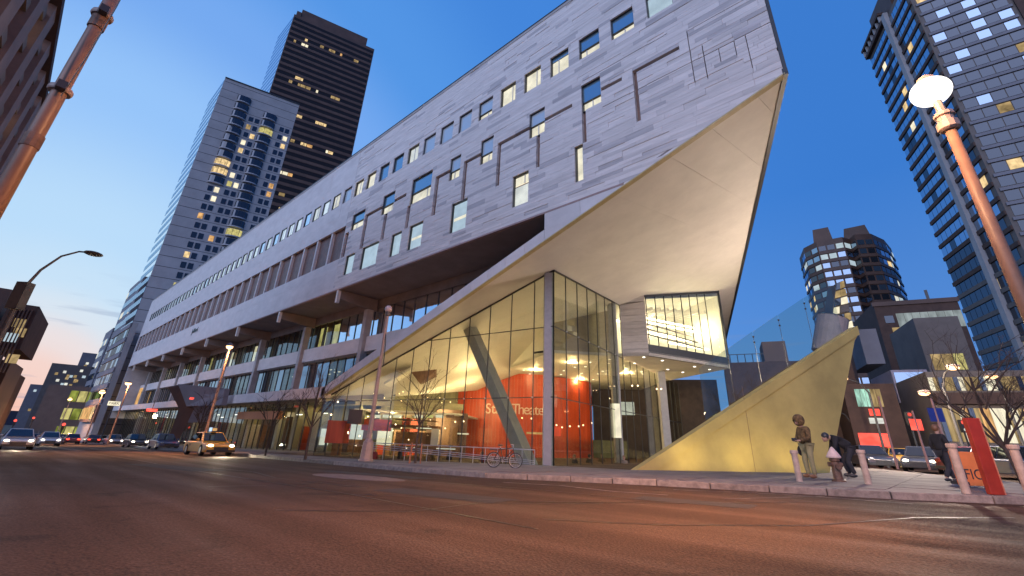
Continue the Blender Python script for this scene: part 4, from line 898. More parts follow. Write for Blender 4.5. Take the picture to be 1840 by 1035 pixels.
face_pane('neon_fascia', sr, g0, WV, gw*.08, gz_-5.6, gw*.55, 1.15, 'shop_red'); face_pane('lit_sign', sr, g0, WV, gw*.36, gz_-3.6, gw*.3, .5, 'lit_white'); face_pane('red_sign', sr, g0, WV, gw*.4, gz_-2.9, gw*.2, .6, 'shop_red')
for i in range(4): face_pane('shop_window', sr, g0, WV, gw*(.6+i*.1), gz_-8, gw*.09, 2, 'lit_dimwarm' if i % 2 else 'tower_dark')
# roof things behind the wedge: brown brick roof line and a leaning tank
rb, g0, gw, gz_ = block('rooftop_house', 'low brown rooftop with railings behind the glass guard of the wedge', 'building', 1300, 1440, 652, 58, WV, M['brown_brick'], 10)
face_bar(MB(), g0, WV, gw*.55, gw*.85, gz_, gz_+2.2, .1, 4).build('stair_house', M['dark_stone'], rb)
mb = MB()
for i in range(9): mb.bar(g0+WV*(gw*.1*i)+Z(gz_), g0+WV*(gw*.1*i)+Z(gz_+.9), .07)
mb.bar(g0+Z(gz_+.9), g0+WV*gw*.85+Z(gz_+.9), .07); mb.build('railing', M['dark_frame'], rb)
c = at_d(1492, 600, 62); tk = thing('water_tank', 'pinkish cylindrical roof tank behind the wedge guard', 'water tank', (c.x, c.y, c.z-2.5))
ax = Vector((.3, .1, .95)).normalized(); MB().tube([c-ax*2.2, c+ax*1.9], [1.55, 1.55], 20).build('tank', mat('tank', (.33, .27, .27), .6, .15, 1), tk, smooth=False)
MB().tube([c+ax*1.9, c+ax*2.4], [1.6, .3], 20).build('tank_lid', M['taupe'], tk); MB().box(c.x-1.4, c.x+1.4, c.y-1.4, c.y+1.4, -1, c.z-2.1).build('tank_stand', M['brown_brick'], tk)
gl = thing('guard_reflection', 'slim tapering glowing shape standing in for a reflection in the wedge guard', 'building', at_d(1515, 596, 64))  # solid shape with glowing panes in place of a reflection in the guard
tri = [at_d(1494, 596, 64), at_d(1534, 590, 64), at_d(1516, 503, 64), at_d(1504, 508, 64)]; dn_ = Vector((-.5, .86, 0))
MB().prism([p+dn_*.3 for p in tri], dn_*2.5).build('reflection_core', M['taupe'], gl)
for k in range(6):
    f0, f1 = k/6+.015, (k+1)/6-.015; lA, lB = tri[0].lerp(tri[3], f0), tri[0].lerp(tri[3], f1); rA, rB = tri[1].lerp(tri[2], f0), tri[1].lerp(tri[2], f1)
    m_ = rt.uniform(.35, .7)
    MB().prism([lA, lA.lerp(rA, m_-.03), lB.lerp(rB, m_-.03), lB], dn_*.1).build('reflection_pane', M[rt.choice(['lit_dimwarm', 'lit_dimwarm', 'lit_cream', 'tower_dark'])], gl)
    MB().prism([lA.lerp(rA, m_+.03), rA, rB, lB.lerp(rB, m_+.03)], dn_*.1).build('reflection_pane', M[rt.choice(['lit_dimwarm', 'lit_dimwarm', 'lit_cream', 'taupe'])], gl)
# left: foreground office block with upright piers
LB = thing('pier_building', 'brown concrete office block with upright piers and ledges at the left edge', 'building', (-30, -5, -.6))
Ls = .625; Lz = 23.9
MB().box(-51.5, -17.2, -20, -5.62, -2.5, Lz-1).build('wall', M['dark_stone'], LB)
pm = mat('pier_concrete', (.28, .19, .155), .8, .15, .6, bump=.15)
pier = MB().box(-.85, .85, -5.68, -5.03, -2.5, Lz-.2).mesh('pier', pm)
for i in range(9): inst('pier', pier, (-50.3+4*i, 0, 0), LB)
led = MB().box(-1.15, 1.15, -5.62, -5.22, 0, .56).mesh('spandrel', mat('ledge', (.22, .17, .13), .8, .1, 1)); win = MB().box(-1.12, 1.12, -5.615, -5.56, 0, 1.62).mesh('window', M['tower_dark']); winl = MB().box(-1.12, 1.12, -5.615, -5.56, 0, 1.62).mesh('window', M['lit_dimwarm'])
for i in range(8):
    for k in range(9):
        inst('spandrel', led, (-48.3+4*i, 0, Lz-1.6-k*2.5), LB); inst('window', winl if rt.random() < .05 else win, (-48.3+4*i, 0, Lz-3.45-k*2.5), LB)
MB().box(-51.7, -17.1, -5.9, -4.85, Lz-.2, Lz+.3).build('cornice', M['brown_brick'], LB)
slab('south_sidewalk', [(-140, -30), (10, -30), (10, -3), (-2, -2), (-6, -.5), (-140, -2.2)], SW, .6, M['sidewalk'])
# left: dark blocks down the side street
def lblock(name, label, u0, u1, vt, vb, dist, m, nwin):
    t, b0, w_, z1 = block(name, label, 'building', u0, u1, vt, dist, WL, m, 12, -8 if vb is None else at_d(u0, vb, dist).z)
    for i in range(nwin): face_pane('window', t, b0, WL, w_*rt.uniform(.1, .85), z1-rt.uniform(2, 14 if vb is None else 10), .9, .9, rt.choice(['lit_dimwarm', 'lit_white', 'lit_pale']))
    return t, b0, w_, z1
WL = Vector((.12, 1, 0)).normalized()
lblock('street_block', 'narrow dark block at the left edge, upper lit windows beside the lamp pole', -30, 26, 512, None, 75, M['dark_stone'], 9)
t, b0, w_, z1 = lblock('street_block', 'dark brown slab with ribbed front standing out from the left edge', 18, 75, 543, 626, 70, M['brown_brick'], 5)
for i in range(6): face_bar(MB(), b0, WL, w_*(.2+.12*i), w_*(.25+.12*i), z1-7, z1-.5, .2).build('rib', M['dark_stone'], t)
lblock('street_block', 'low dark block under the ribbed slab at the left edge', -30, 24, 643, None, 85, M['dark_stone'], 3)
lblock('street_block', 'lowest brown block at the left edge above the cars', -30, 32, 664, None, 105, M['brown_brick'], 4)
lblock('street_block', 'stepped grey apartment block far down the street with lit upper flats', 94, 180, 652, None, 250, M['taupe'], 26)
t, b0, w_, z1 = lblock('street_block', 'penthouse block rising on the stepped grey apartments', 149, 182, 633, None, 262, M['cool_grey'], 3)
lblock('street_block', 'far blue grey block lowest on the street horizon', 55, 100, 690, None, 290, M['cool_grey'], 10)
gs, g0, gw, gz_ = block('garage', 'low brown building with green and yellow lit openings beside the street lamps', 'building', 88, 186, 690, 175, WL, M['taupe'], 10)
for k in range(3):
    for i in range(3): face_pane('opening', gs, g0, WL, gw*(.45+.17*i), gz_-4-k*4.5, gw*.15, 2.8, 'lit_yellow' if (i+k) % 2 else 'lit_olive')
for i in range(9): face_pane('shop_opening', gs, g0, WL, gw*(.1+.1*i), gz_-17.5, gw*.05, 3, rt.choice(['lit_amber', 'shop_red', 'lit_warm']))
pk = thing('parking_sign', 'small lit cream sign with dark letters above the far cars', 'sign', at_d(205, 735, 120)); q = at_d(205, 725, 120)
MB().obox(q, Vector((.05, .95, 0)), Vector((.12, -.01, 0)), (0, 0, .4)).build('sign_box', M['lit_cream'], pk); text('PARK', .66, 'letters', M['dark_frame'], pk, q+Vector((.16, 0, 0)), (.07, 1, 0), (0, 0, 1), .01); MB().tube([q-Z(.5), Vector((q.x, q.y, gz(q.x)))], .12, 6).build('post', M['dark_frame'], pk)
rs_ = thing('neon_sign', 'glowing red shop sign under the pale band left of the leaning blade', 'sign', at_d(272, 742, 100)); q = at_d(273, 737, 100)
MB().obox(q, Vector((.05, .75, 0)), Vector((.12, -.01, 0)), (0, 0, .22)).build('sign_box', M['shop_red'], rs_); MB().bar(q+Vector((0, 0, .2)), q+Vector((0, 0, 1.6)), .08).build('hanger', M['dark_frame'], rs_)
for i, (u, v, d_, lb) in enumerate(((114, 764, 120, 'red traffic signal over the far maroon car'), (27, 757, 150, 'red traffic signal lowest at the left horizon'), (60, 752, 170, 'distant red traffic signal between the far lamps'))):
    q = at_d(u, v, d_); tsg = thing('traffic_signal', lb, 'traffic light', (q.x, q.y, gz(q.x)), 'traffic signals down the side street')
    MB().tube([Vector((q.x, q.y, gz(q.x))), q-Z(.4)], .12, 6).build('post', M['dark_frame'], tsg); MB().obox(q-Z(.2), (.2, 0, 0), (0, .22, 0), (0, 0, .6)).build('signal_head', M['dark_frame'], tsg); MB().ball(q+Vector((.22, 0, .15)), .26, 8, 6).build('red_lens', M['shop_red'], tsg)
# far ridge across the river
tag(MB().prism([(-1300, -400, -30), (-1300, 500, -30), (-1300, 500, 14), (-1300, 300, 22), (-1300, 40, 16), (-1300, -200, 18), (-1300, -400, 12)], (-40, 0, 0)).build('hills', mat('ridge', (.05, .05, .07), .9, .1, .01)), kind='structure')
# ------------------------------------------------------------------ the concrete wedge with its glass guard
wL = Vector((-10.35, 18.75, -.1)); wR = Vector((-4.6, 26, .0)); wT = at_pl(1539, 586, wL, Vector((.783, -.622, 0))); wD = (wR-wL); wD.z = 0; wD.normalize(); wn_ = Vector((wD.y, -wD.x, 0))
wm = mat('ochre_plaster', (.48, .365, .115), .75, .16, .4, bump=.12, bscale=25)
wedge = thing('grandstand_wedge', 'ochre concrete wedge rising to a sharp tip on the plaza beside the glass lobby', 'grandstand', (-7.4, 22.4, -.1))
up_ = (wT-wL).normalized(); tn = Vector((0, 0, 1))
def off(p, k): return p-Vector((0, 0, k))
wT2 = at_pl(1536, 611, wL, wn_); band = .42
a0 = wL.lerp(wR, .07); a0.z = wL.z
face = [a0, wR+wD*.02, wR, wT2, off(wT, .52)]
face = [wL+wD*.9, Vector((wR.x, wR.y, wL.z-.1)), wT2, wT-Vector((0, 0, band))]
face[0].z = wL.z-.1
def taper(poly, front, name):     # solid between a front outline and a back one that nears it towards the low end
    a_ = [p+wn_*front for p in poly]; b_ = [p-wn_*.42 for p in poly]; n = len(poly)
    return MB().add(a_+b_, [tuple(range(n-1, -1, -1)), tuple(range(n, 2*n))]+[(i, (i+1) % n, (i+1) % n+n, i+n) for i in range(n)]).build(name, wm, wedge)
taper(face, 0, 'side_wall')
lw_ = (wT-wL).dot(wD)
for k in range(3, 9):     # seating steps behind the cheek wall
    f0, f1 = k/14*lw_, (k+1)/14*lw_; c = wL+wD*(f0+f1)/2-wn_*1.95; zt = wL.z+(wT.z-wL.z)*k/14-1.25
    if zt > .3: MB().obox((c.x, c.y, (zt-.1)/2), wD*((f1-f0)/2-.01), wn_*1.5, (0, 0, (zt+.1)/2)).build('seating_step', M['concrete'], wedge)
bp_ = [wL-Vector((0, 0, .1)), wL+wD*.9-Vector((0, 0, .1)), wT-Vector((0, 0, band+.02)), wT]
taper(bp_, .06, 'coping')
j0 = wL.lerp(wR, .62); MB().bar(Vector((j0.x, j0.y, 0))+wn_*.002, Vector((j0.x, j0.y, 3.6))+wn_*.002, .012, .012).build('wall_joint', M['brown_wood'], wedge)
# guard panels on the far side of the wedge
gpn = thing('glass_guard', 'tall frameless glass guard on the back edge of the wedge', 'glass railing', (-9, 24, 2))
gp0 = wL-wn_*.3
gu = [1255, 1306, 1352, 1397, 1443, 1490]; gt_ = [662, 627, 596, 566, 536, 505]; gb_ = [765, 735, 700, 665, 630, 600]
pt = [at_pl(u, v, gp0, wn_) for u, v in zip(gu, gt_)]; pbm = [at_pl(u+13, v, gp0, wn_) for u, v in zip(gu, gb_)]
def wedge_top(p): f = (p-wL).dot(wD)/((wT-wL).dot(wD)); return wL.z+(wT.z-wL.z)*f
for i in range(5):
    a, b = pt[i], pt[i+1]; a2, b2 = Vector((a.x, a.y, wedge_top(a))), Vector((b.x, b.y, wedge_top(b)))
    MB().prism([a2+wD*.02, b2-wD*.02, b-wD*.02, a+wD*.02], wn_*.02).build('guard_pane', M['glass'], gpn)
    if i:
        for q in (a, a.lerp(a2, .12)): MB().ball(q.lerp(a2, .1), .05, 8, 6).build('guard_clamp', M['dark_frame'], gpn)
        MB().bar(a.lerp(a2, .1), a2, .018).build('guard_rod', M['dark_frame'], gpn)
# in-ground uplights that wash the wedge
for f, pw in ((.28, 32), (.55, 33), (.8, 22)):
    p = wL.lerp(wR, f)+wn_*1.1; lamp('ground_uplight', 'AREA', (p.x, p.y, gz(p.x)+SW+.03), pw, (1, .80, .36), size=.3, aim=p-wn_*1.0+Vector((0, 0, 2.4)))
# ------------------------------------------------------------------ street lamps
SOD = (1, .46, .19); r0v = Vector((.7266, .687, 0)); f0v = Vector((-.687, .7266, 0))
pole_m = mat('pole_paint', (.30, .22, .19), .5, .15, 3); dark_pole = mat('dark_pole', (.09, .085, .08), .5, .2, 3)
def taper_pole(t, base, h, r0, r1, m=pole_m, boot=True, lean=Vector((0, 0, 0))):
    b = Vector(base); MB().tube([b+Z(.0), b+Z(h)+lean], [r0, r1], 8).build('pole', m, t)
    if boot: MB().lathe([(.36, 0), (.36, .08), (.31, .12), (.24, .85), (.2, .9), (r0, 1.0)], b, 8).build('base', m, t)
p = at_g(657, 829, SW); t = thing('lamp_pole', 'tall octagonal pole with flared base on the pavement before the lobby, unlit', 'street pole', p)
taper_pole(t, p, 7.3, .125, .075); MB().ball(p+Z(7.45), .2, 12, 8).build('camera_dome', mat('dome', (.45, .36, .34), .3, .05, 3), t); MB().lathe([(.09, 0), (.13, .05), (.13, .25), (.08, .3)], p+Z(7.05), 8).build('collar', dark_pole, t)
MB().tube([p+Z(6.1)+Vector((.1, 0, 0)), p+Z(5.5)+Vector((.22, 0, 0)), p+Z(4.4)+Vector((.3, 0, 0))], .025, 6).build('cable', M['dark_frame'], t)
def street_lamp(name, label, u, v, dist, power, two=True, hgt=None, bulb=.2, group='lit sodium street lamps', m=pole_m, ub=None, col='sodium', lc=SOD):
    q = at_d(u, v, dist); g_ = gz(q.x)+SW; b = Vector((q.x, q.y, g_)); t = thing(name, label, 'street lamp', b, group)
    s_ = Vector((-.6, .2, 0)) if two else Vector((0, 0, 0)); b2 = b+s_; t.location = b2
    MB().tube([b2, b2+Z(q.z-g_+.15)], [.12, .07], 8).build('pole', m, t)
    if two: MB().tube([b2+Z(q.z-g_), b2+Vector((.3, -.1, q.z-g_+.3)), q+Z(.15)], .04, 6).build('arm', m, t); MB().tube([b2+Z(q.z-g_), b2+Vector((-1.2, .2, q.z-g_+.1))], .03, 6).build('sign_arm', m, t)
    MB().lathe([(.05, .28), (bulb*.9, .12), (bulb*1.15, 0), (bulb*.8, -.02)], q, 12).build('lamp_hood', m, t)
    MB().ball(q-Z(.05), bulb, 12, 8, (1, 1, .75)).build('lamp_globe', M[col], t)
    if power: lamp('lamp_light', 'POINT', q-Z(.55), power*.5, lc, .25, t); lamp('lamp_beam', 'SPOT', q+Vector((.8, -1.4, -.4)), power*6, lc, .25, t, aim=q+Vector((1.5, -4.5, -6)), spot=128, blend=.8)
    return t
street_lamp('street_lamp', 'lit orange street lamp rising behind the yellow taxi', 413, 622, 44, 1000, bulb=.26)
street_lamp('street_lamp', 'orange street lamp glowing before the tower podium, right of a similar one', 231, 688, 85, 1200, bulb=.38)
street_lamp('street_lamp', 'orange street lamp second nearest the far end of the street', 184, 704, 110, 1200, bulb=.45)
street_lamp('street_lamp', 'small orange lamp farthest down the side street', 126, 717, 165, 0, bulb=.45)
street_lamp('street_lamp', 'tiny orange lamp lowest above the distant cars', 88, 729, 190, 0, bulb=.42)
street_lamp('street_lamp', 'orange lamp low at the vanishing point near the left edge', 70, 741, 210, 0, bulb=.4)
def cobra(label, u, v, dist, pu, r=.1):
    q = at_d(u, v, dist); pb_ = at_d(pu, v+20, dist+1.5); g_ = gz(pb_.x)+.02; b = Vector((pb_.x, pb_.y, g_)); t = thing('street_lamp', label, 'street lamp', b, 'lit sodium street lamps')
    MB().tube([b, b+Z(q.z-g_-1.0), b.lerp(q, .35)+Z((q.z-g_)*.65-.2), q+Z(.1)], [r, r*.7, r*.5, r*.4], 8).build('pole', dark_pole, t)
    MB().ball(q, .24, 10, 6, (1.3, 1, .6)).build('lamp_globe', M['sodium'], t); MB().ball(q+Z(.12), .26, 10, 6, (1.4, 1, .5)).build('lamp_hood', pole_m, t); return q, t
cobra('orange cobra lamp peeping from behind the wedge edge', 1516, 681, 48, 1560); cobra('orange lamp over the lilac block on a slim pole', 1661, 707, 42, 1678)
q, t = cobra('large orange lamp in front of the angular taupe block', 1713, 661, 40, 1690); lamp('lamp_light', 'POINT', q+Z(.4)+Vector((-2.8, -2.8, 0)), 7000, (1, .80, .63), .4, t)
cobra('orange lamp among the branches of the bare tree', 1782, 677, 45, 1800); cobra('small orange lamp low beside the wedge edge above the bent figure', 1503, 740, 55, 1530)
# the big lamp close to the camera on the right
LQ = at_d(1672, 165, 8.5); pb_ = at_d(1775, 390, 8.5); b = Vector((pb_.x, pb_.y, gz(pb_.x))); pt_ = at_d(1699, 205, 8.5)
t = thing('glaring_lamp', 'glaring white street lamp on an orange lit pole close at the right', 'street lamp', b)
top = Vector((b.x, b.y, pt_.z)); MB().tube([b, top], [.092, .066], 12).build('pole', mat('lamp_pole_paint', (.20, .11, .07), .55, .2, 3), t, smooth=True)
MB().lathe([(.10, 0), (.135, .03), (.135, .14), (.10, .17), (.1, .24), (.13, .26), (.12, .32)], top-Z(.3), 12).build('collar', pole_m, t)
MB().tube([top, top+(LQ-top)*.5+Z(.16), LQ+Z(.2)], [.06, .05, .045], 8).build('arm', pole_m, t)
MB().ball(LQ, .235, 28, 16, (1.1, 1.1, .95)).build('lamp_globe', M['flood'], t, smooth=True)
MB().lathe([(.04, .32), (.1, .27), (.13, .215), (.11, .2)], LQ, 16).build('lamp_hood', pole_m, t)
lamp('lamp_light', 'POINT', LQ+Vector((-.9, -1.1, .1)), 900, (1, .52, .26), .3, t)
lamp('lamp_beam', 'SPOT', LQ+Vector((-.45, -.2, -.3)), 9500, (1, .43, .18), .3, t, aim=(-12, 7, -.3), spot=125, blend=.9)
lamp('lamp_beam', 'SPOT', LQ+Vector((-.3, .3, -.3)), 2600, (1, .45, .2), .3, t, aim=(3, 26, 0), spot=110, blend=.9)
# the mast at the left edge and its wire
b = Vector((-8.96, -.86, gz(-9)+SW)); t = thing('mast', 'thick orange lit steel mast with clamp and loose wire at the upper left', 'mast', b)
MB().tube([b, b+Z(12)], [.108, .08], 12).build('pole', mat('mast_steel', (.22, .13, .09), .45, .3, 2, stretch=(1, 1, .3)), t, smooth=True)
for vv in (186, 14):
    z_ = at_d(150, vv, 9).z; MB().lathe([(.14, 0), (.15, .02), (.15, .07), (.14, .09)], (b.x, b.y, z_), 12).build('clamp', pole_m, t); MB().box(b.x+.12, b.x+.26, b.y-.05, b.y+.06, z_-.03, z_+.1).build('bolt', M['dark_frame'], t)
MB().tube([b+Vector((.2, .1, 8.6)), b+Vector((.27, .12, 7.4)), b+Vector((.22, .1, 6.4)), b+Vector((.16, .05, 5.5))], .008, 5).build('wire', M['dark_frame'], t)
for zz, hh in ((2.2, .35), (4.6, .22), (7.0, .3)): MB().lathe([(.111, zz), (.112, zz+.005), (.112-.0006*hh, zz+hh), (.105, zz+hh+.004)], b, 12).build('paint_band', mat('band%d' % int(zz*10), (.16+.05*hh, .10, .07), .7, .4, 6), t)
lamp('mast_lamp_glow', 'POINT', (-6.6, .5, 9.0), 260, SOD, .3) if False else None
# curved-arm lamp at the left with its box
q = at_d(168, 456, 26); pb_ = at_d(52, 500, 26.5); b = Vector((pb_.x, pb_.y, gz(pb_.x)+SW)); t = thing('arm_lamp', 'unlit cobra head lamp on a thin curved arm against the left sky', 'street lamp', b)
MB().tube([b, Vector((b.x, b.y, pb_.z-.4))], [.1, .08], 8).build('pole', dark_pole, t)
p0 = Vector((b.x, b.y, pb_.z-.4)); MB().tube([p0, p0.lerp(q, .14)+Z(.55), p0.lerp(q, .4)+Z(.78), p0.lerp(q, .7)+Z(.55), q+Z(.04)], [.06, .05, .042, .038, .035], 8).build('arm', dark_pole, t)
d = (q-p0); d.z = 0; d.normalize(); MB().ball(q, .2, 12, 8, (1.7, 1.7, .42)).build('lamp_head', dark_pole, t)
MB().obox(p0+Z(-.35), Vector((.16, .16, 0)), Vector((-.12, .12, 0)), (0, 0, .55)).build('junction_box', dark_pole, t)
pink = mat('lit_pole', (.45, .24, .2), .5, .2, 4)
for (u0, v0, u1, v1, d_, lb, sg) in ((1594, 712, 1606, 815, 34, 'slim pinkish pole before the lilac block', None), (1647, 738, 1662, 815, 36, 'short pole with a red panel right of the lilac block', 'shop_red'), (1690, 715, 1704, 815, 30, 'pole with a small blue sign before the low store', 'blue_sign')):
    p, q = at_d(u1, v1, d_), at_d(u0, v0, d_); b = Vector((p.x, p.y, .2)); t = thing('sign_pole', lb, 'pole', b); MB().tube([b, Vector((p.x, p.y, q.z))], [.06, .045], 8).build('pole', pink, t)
    if sg:
        if sg not in M: M[sg] = mat(sg, (.03, .05, .25), .5, .1, 3)
        MB().obox(Vector((p.x, p.y, q.z-.75)), r0v*.34, f0v*.02, (0, 0, .3)).build('sign_plate', M[sg], t)
for (u, v, d_, lb) in ((1632, 748, 46, 'red traffic signal between the pinkish poles'), (1728, 762, 50, 'red traffic signal left of the dark red post')):
    q = at_d(u, v, d_); tsg = thing('traffic_signal', lb, 'traffic light', (q.x, q.y, .1), 'traffic signals on the avenue'); MB().tube([Vector((q.x, q.y, .1)), q-Z(.3)], .07, 6).build('post', M['dark_frame'], tsg); MB().obox(q-Z(.15), r0v*.16, f0v*.12, (0, 0, .45)).build('signal_head', M['dark_frame'], tsg); MB().ball(q-f0v*.14+Z(.12), .13, 8, 6).build('red_lens', M['shop_red'], tsg); MB().ball(q-f0v*.14-Z(.4), .1, 8, 6).build('walk_lens', M['lit_white'], tsg)
# ------------------------------------------------------------------ street furniture on the right
bm = mat('bollard_paint', (.42, .33, .27), .6, .18, 6, bump=.15)
def boll(label, u, vb, vt):
    p = at_g(u, vb, SW); h = .9
    lo, hi = .2, 2.5
    for _ in range(30):
        h = (lo+hi)/2; q = p+Z(h)-EYE; v_ = PPY+FOC*VXYZ(q)[1]/VXYZ(q)[2]
        if v_ > vt: lo = h
        else: hi = h
    t = thing('bollard', label, 'bollard', p, 'pale steel bollards along the kerb')
    MB().lathe([(.085, 0), (.085, h-.1)], p, 14).build('post', bm, t, smooth=False); MB().lathe([(.1, h-.1), (.11, h-.08), (.11, h-.02), (.095, h)], p, 14).build('cap', bm, t)
def VXYZ(q): return (VX*q.x+VY*q.y+VUP*q.z)
boll('yellow lit bollard in front of the hooded person', 1437, 866, 809); boll('bollard just right of the fire hydrant', 1561, 871, 808); boll('thick bollard between the hydrant and the red post', 1737, 887, 797); boll('bollard at the right edge beyond the red post', 1853, 893, 799)
p = at_g(1508, 866, SW); t = thing('fire_hydrant', 'brown fire hydrant with a pale conical cap by the kerb', 'fire hydrant', p)
hm = mat('hydrant', (.13, .075, .05), .5, .4, 8, bump=.3); hc = mat('hydrant_cap', (.58, .46, .42), .5, .1, 6)
MB().lathe([(.19, 0), (.19, .05), (.13, .07), (.12, .3), (.11, .55), (.14, .58), (.14, .66)], p, 14).build('barrel', hm, t)
MB().lathe([(.19, .66), (.2, .70), (.14, .80), (.06, .92), (.03, .96), (.0, .98)], p, 14).build('cap', hc, t)
for s in (-1, 1): MB().tube([p+Vector((s*.08*.73, s*.08*.69, .48)), p+Vector((s*.2*.73, s*.2*.69, .48))], [.06, .07], 10).build('outlet', hm, t)
MB().tube([p+Vector((.05, -.08, .42)), p+Vector((.12, -.2, .42))], [.07, .085], 10).build('outlet', hm, t)
# red sign slab
p = at_g(1790, 889, SW); t = thing('red_post', 'flat dark red upright sign post leaning out at the right', 'sign post', p)
r_ = Vector((.7266, .687, 0)); f_ = Vector((-.687, .7266, 0)); ht = 1.62
MB().obox(p+Z(ht/2), r_*.155, f_*.06, (0, 0, ht/2)).build('panel', mat('oxblood', (.30, .03, .015), .45, .15, 3), t, bevel=.01); MB().obox(p+r_*.165+Z(ht/2+.01), r_*.012, f_*.065, (0, 0, ht/2)).build('edge_strip', mat('rust_edge', (.5, .2, .13), .5, .1, 4), t)
# orange construction barrier
p = at_d(1741, 845, 18.5); p.z = gz(p.x)+SW; t = thing('barrier_board', 'orange traffic barrier board with black letters behind the thick bollard', 'barrier', p)
MB().obox(p+Z(.48), r_*.40, f_*.03, (0, 0, .42)).build('board', mat('barrier_orange', (.75, .22, .06), .5, .1, 3), t, bevel=.01)
text('FIC', .36, 'letters', M['dark_frame'], t, p+Z(.33)-f_*.034+r_*.06, r_, (0, 0, 1), .002)
for s in (-1, 1): MB().obox(p+r_*.36*s+Z(.12), r_*.03, f_*.25, (0, 0, .04)).build('foot', M['dark_frame'], t)
# ------------------------------------------------------------------ ramp railing, bicycle, stakes, info blade
t = thing('ramp_railing', 'grey steel handrails of the ramp down to the sunken lobby door', 'railing', (-19, 16.6, -.3))
ra, rb_ = Vector((-23.3, 14.45, gz(-23.3)+SW)), Vector((-15.4, 18.55, gz(-15.4)+SW)); nr = 14
topa, topb = ra+Z(.82), rb_+Z(.66)
MB().tube([topa, topb], .022, 8).build('handrail', M['steel'], t)
for k in range(3): MB().tube([ra+Z(.75-.1*k), rb_+Z(.18-.08*k)], .016, 6).build('ramp_rail', M['steel'], t)
for i in range(nr+1): q = ra.lerp(rb_, i/nr); MB().tube([q-Z(.05), q.lerp(q, 0)+Z(.82-.16*i/nr)], .014, 6).build('railing_post', M['steel'], t)
bi = thing('bicycle', 'dark small wheeled bicycle parked against the ramp railing', 'bicycle', at_g(906, 841, SW))
bp0 = Vector(bi.location); bx = Vector((.83, .55, 0)).normalized(); R_ = .27; blk = mat('bike_black', (.03, .028, .028), .4, .1, 5)
def ring(c, r, rr, n=28, m=6): 
    mb = MB(); pts = [c+bx*(r*math.cos(2*math.pi*i/n))+Z(r*math.sin(2*math.pi*i/n)) for i in range(n+1)]; return mb.tube(pts, rr, m, False)
wh = []
for s, nm in ((-.44, 'rear'), (.44, 'front')):
    c = bp0+bx*s+Z(R_+.01); w_ = ring(c, R_, .022).build('wheel', blk, bi); mb = MB()
    for i in range(12): a = math.pi*2*i/12; mb.tube([c, c+bx*(R_*math.cos(a))+Z(R_*math.sin(a))], .004, 4)
    mb.build('spokes', M['steel'], w_); ring(c, R_-.03, .01).build('rim', M['steel'], w_)
rc, fc = bp0+bx*-.44+Z(R_+.01), bp0+bx*.44+Z(R_+.01); bb = bp0+bx*-.05+Z(.29); st_ = bp0+bx*-.18+Z(.72); hd = bp0+bx*.33+Z(.74)
mb = MB()
for a, b_ in ((rc, bb), (rc, st_), (bb, st_), (bb, hd-Z(.08)), (st_-Z(.06), hd), (hd, fc)): mb.tube([a, b_], .018, 6)
mb.build('frame', blk, bi); MB().ball(st_+Z(.1), .12, 10, 6, (1.1, .7, .35)).build('saddle', M['brown_wood'], bi); MB().tube([st_, st_+Z(.09)], .014, 6).build('seat_post', M['steel'], bi)
hb = hd+Z(.12); by = Vector((-bx.y, bx.x, 0)); MB().tube([hd, hb, hb], .014, 6).build('stem', M['steel'], bi); MB().tube([hb-by*.26-bx*.05, hb, hb+by*.26-bx*.05], .014, 6).build('handlebar', M['steel'], bi)
MB().tube([bb-by*.1-Z(.12), bb-by*.1, bb+by*.1, bb+by*.1+Z(.12)], .012, 6).build('crank', M['steel'], bi); MB().obox(rc+Z(.36)+bx*-.02, bx*.16, by*.07, (0, 0, .02)).build('carrier', blk, bi)
# ------------------------------------------------------------------ bare trees
bark = mat('bark', (.07, .05, .04), .9, .3, 6, bump=.5)
def bare_tree(label, base, h, spread, r0, seed, levels=4, cat='tree', name='bare_tree', trunk_h=.35, group='leafless street trees', lean=Vector((0, 0, 0))):
    rd = random.Random(seed); t = thing(name, label, cat, base, group); trunk = MB(); crown = MB(); b = Vector(base)
    fork = b+Z(h*trunk_h)+lean*.3; trunk.tube([b, b.lerp(fork, .5)+Vector((rd.uniform(-.04, .04), rd.uniform(-.04, .04), 0)), fork], [r0, r0*.8, r0*.68], 8); trunk.build('trunk', bark, t)
    def grow(p, d, l, r, lv):
        mid = p+d*l*.5+Vector((rd.uniform(-1, 1), rd.uniform(-1, 1), rd.uniform(-.3, .6)))*l*.07; e = p+d*l; crown.tube([p, mid, e], [r, r*.8, r*.6], 5 if lv < 2 else 4, False)
        if lv >= levels: return
        for k in range(rd.randint(2, 3) if lv else 4):
            ax = Vector((rd.uniform(-1, 1), rd.uniform(-1, 1), rd.uniform(-.2, .55))); nd = (d*.75+ax*spread).normalized(); f = rd.uniform(.45, 1); q = p.lerp(e, f); grow(q, nd, l*rd.uniform(.5, .75), r*.52, lv+1)
    for k in range(5):
        a = k*2*math.pi/5+rd.uniform(-.4, .4); d = Vector((math.cos(a)*spread, math.sin(a)*spread, rd.uniform(.7, 1.2))).normalized(); grow(fork.lerp(b, rd.uniform(0, .2)), d, h*rd.uniform(.2, .32), r0*.45, 0)
    grow(fork, Vector((lean.x*.2, lean.y*.2, 1)).normalized(), h*.35, r0*.6, 0)
    crown.build('crown', bark, t); return t
tb = at_g(746, 833, SW); bare_tree('young bare tree held by wooden stakes beside the ramp', tb, 4.3, .62, .06, 4, trunk_h=.38)
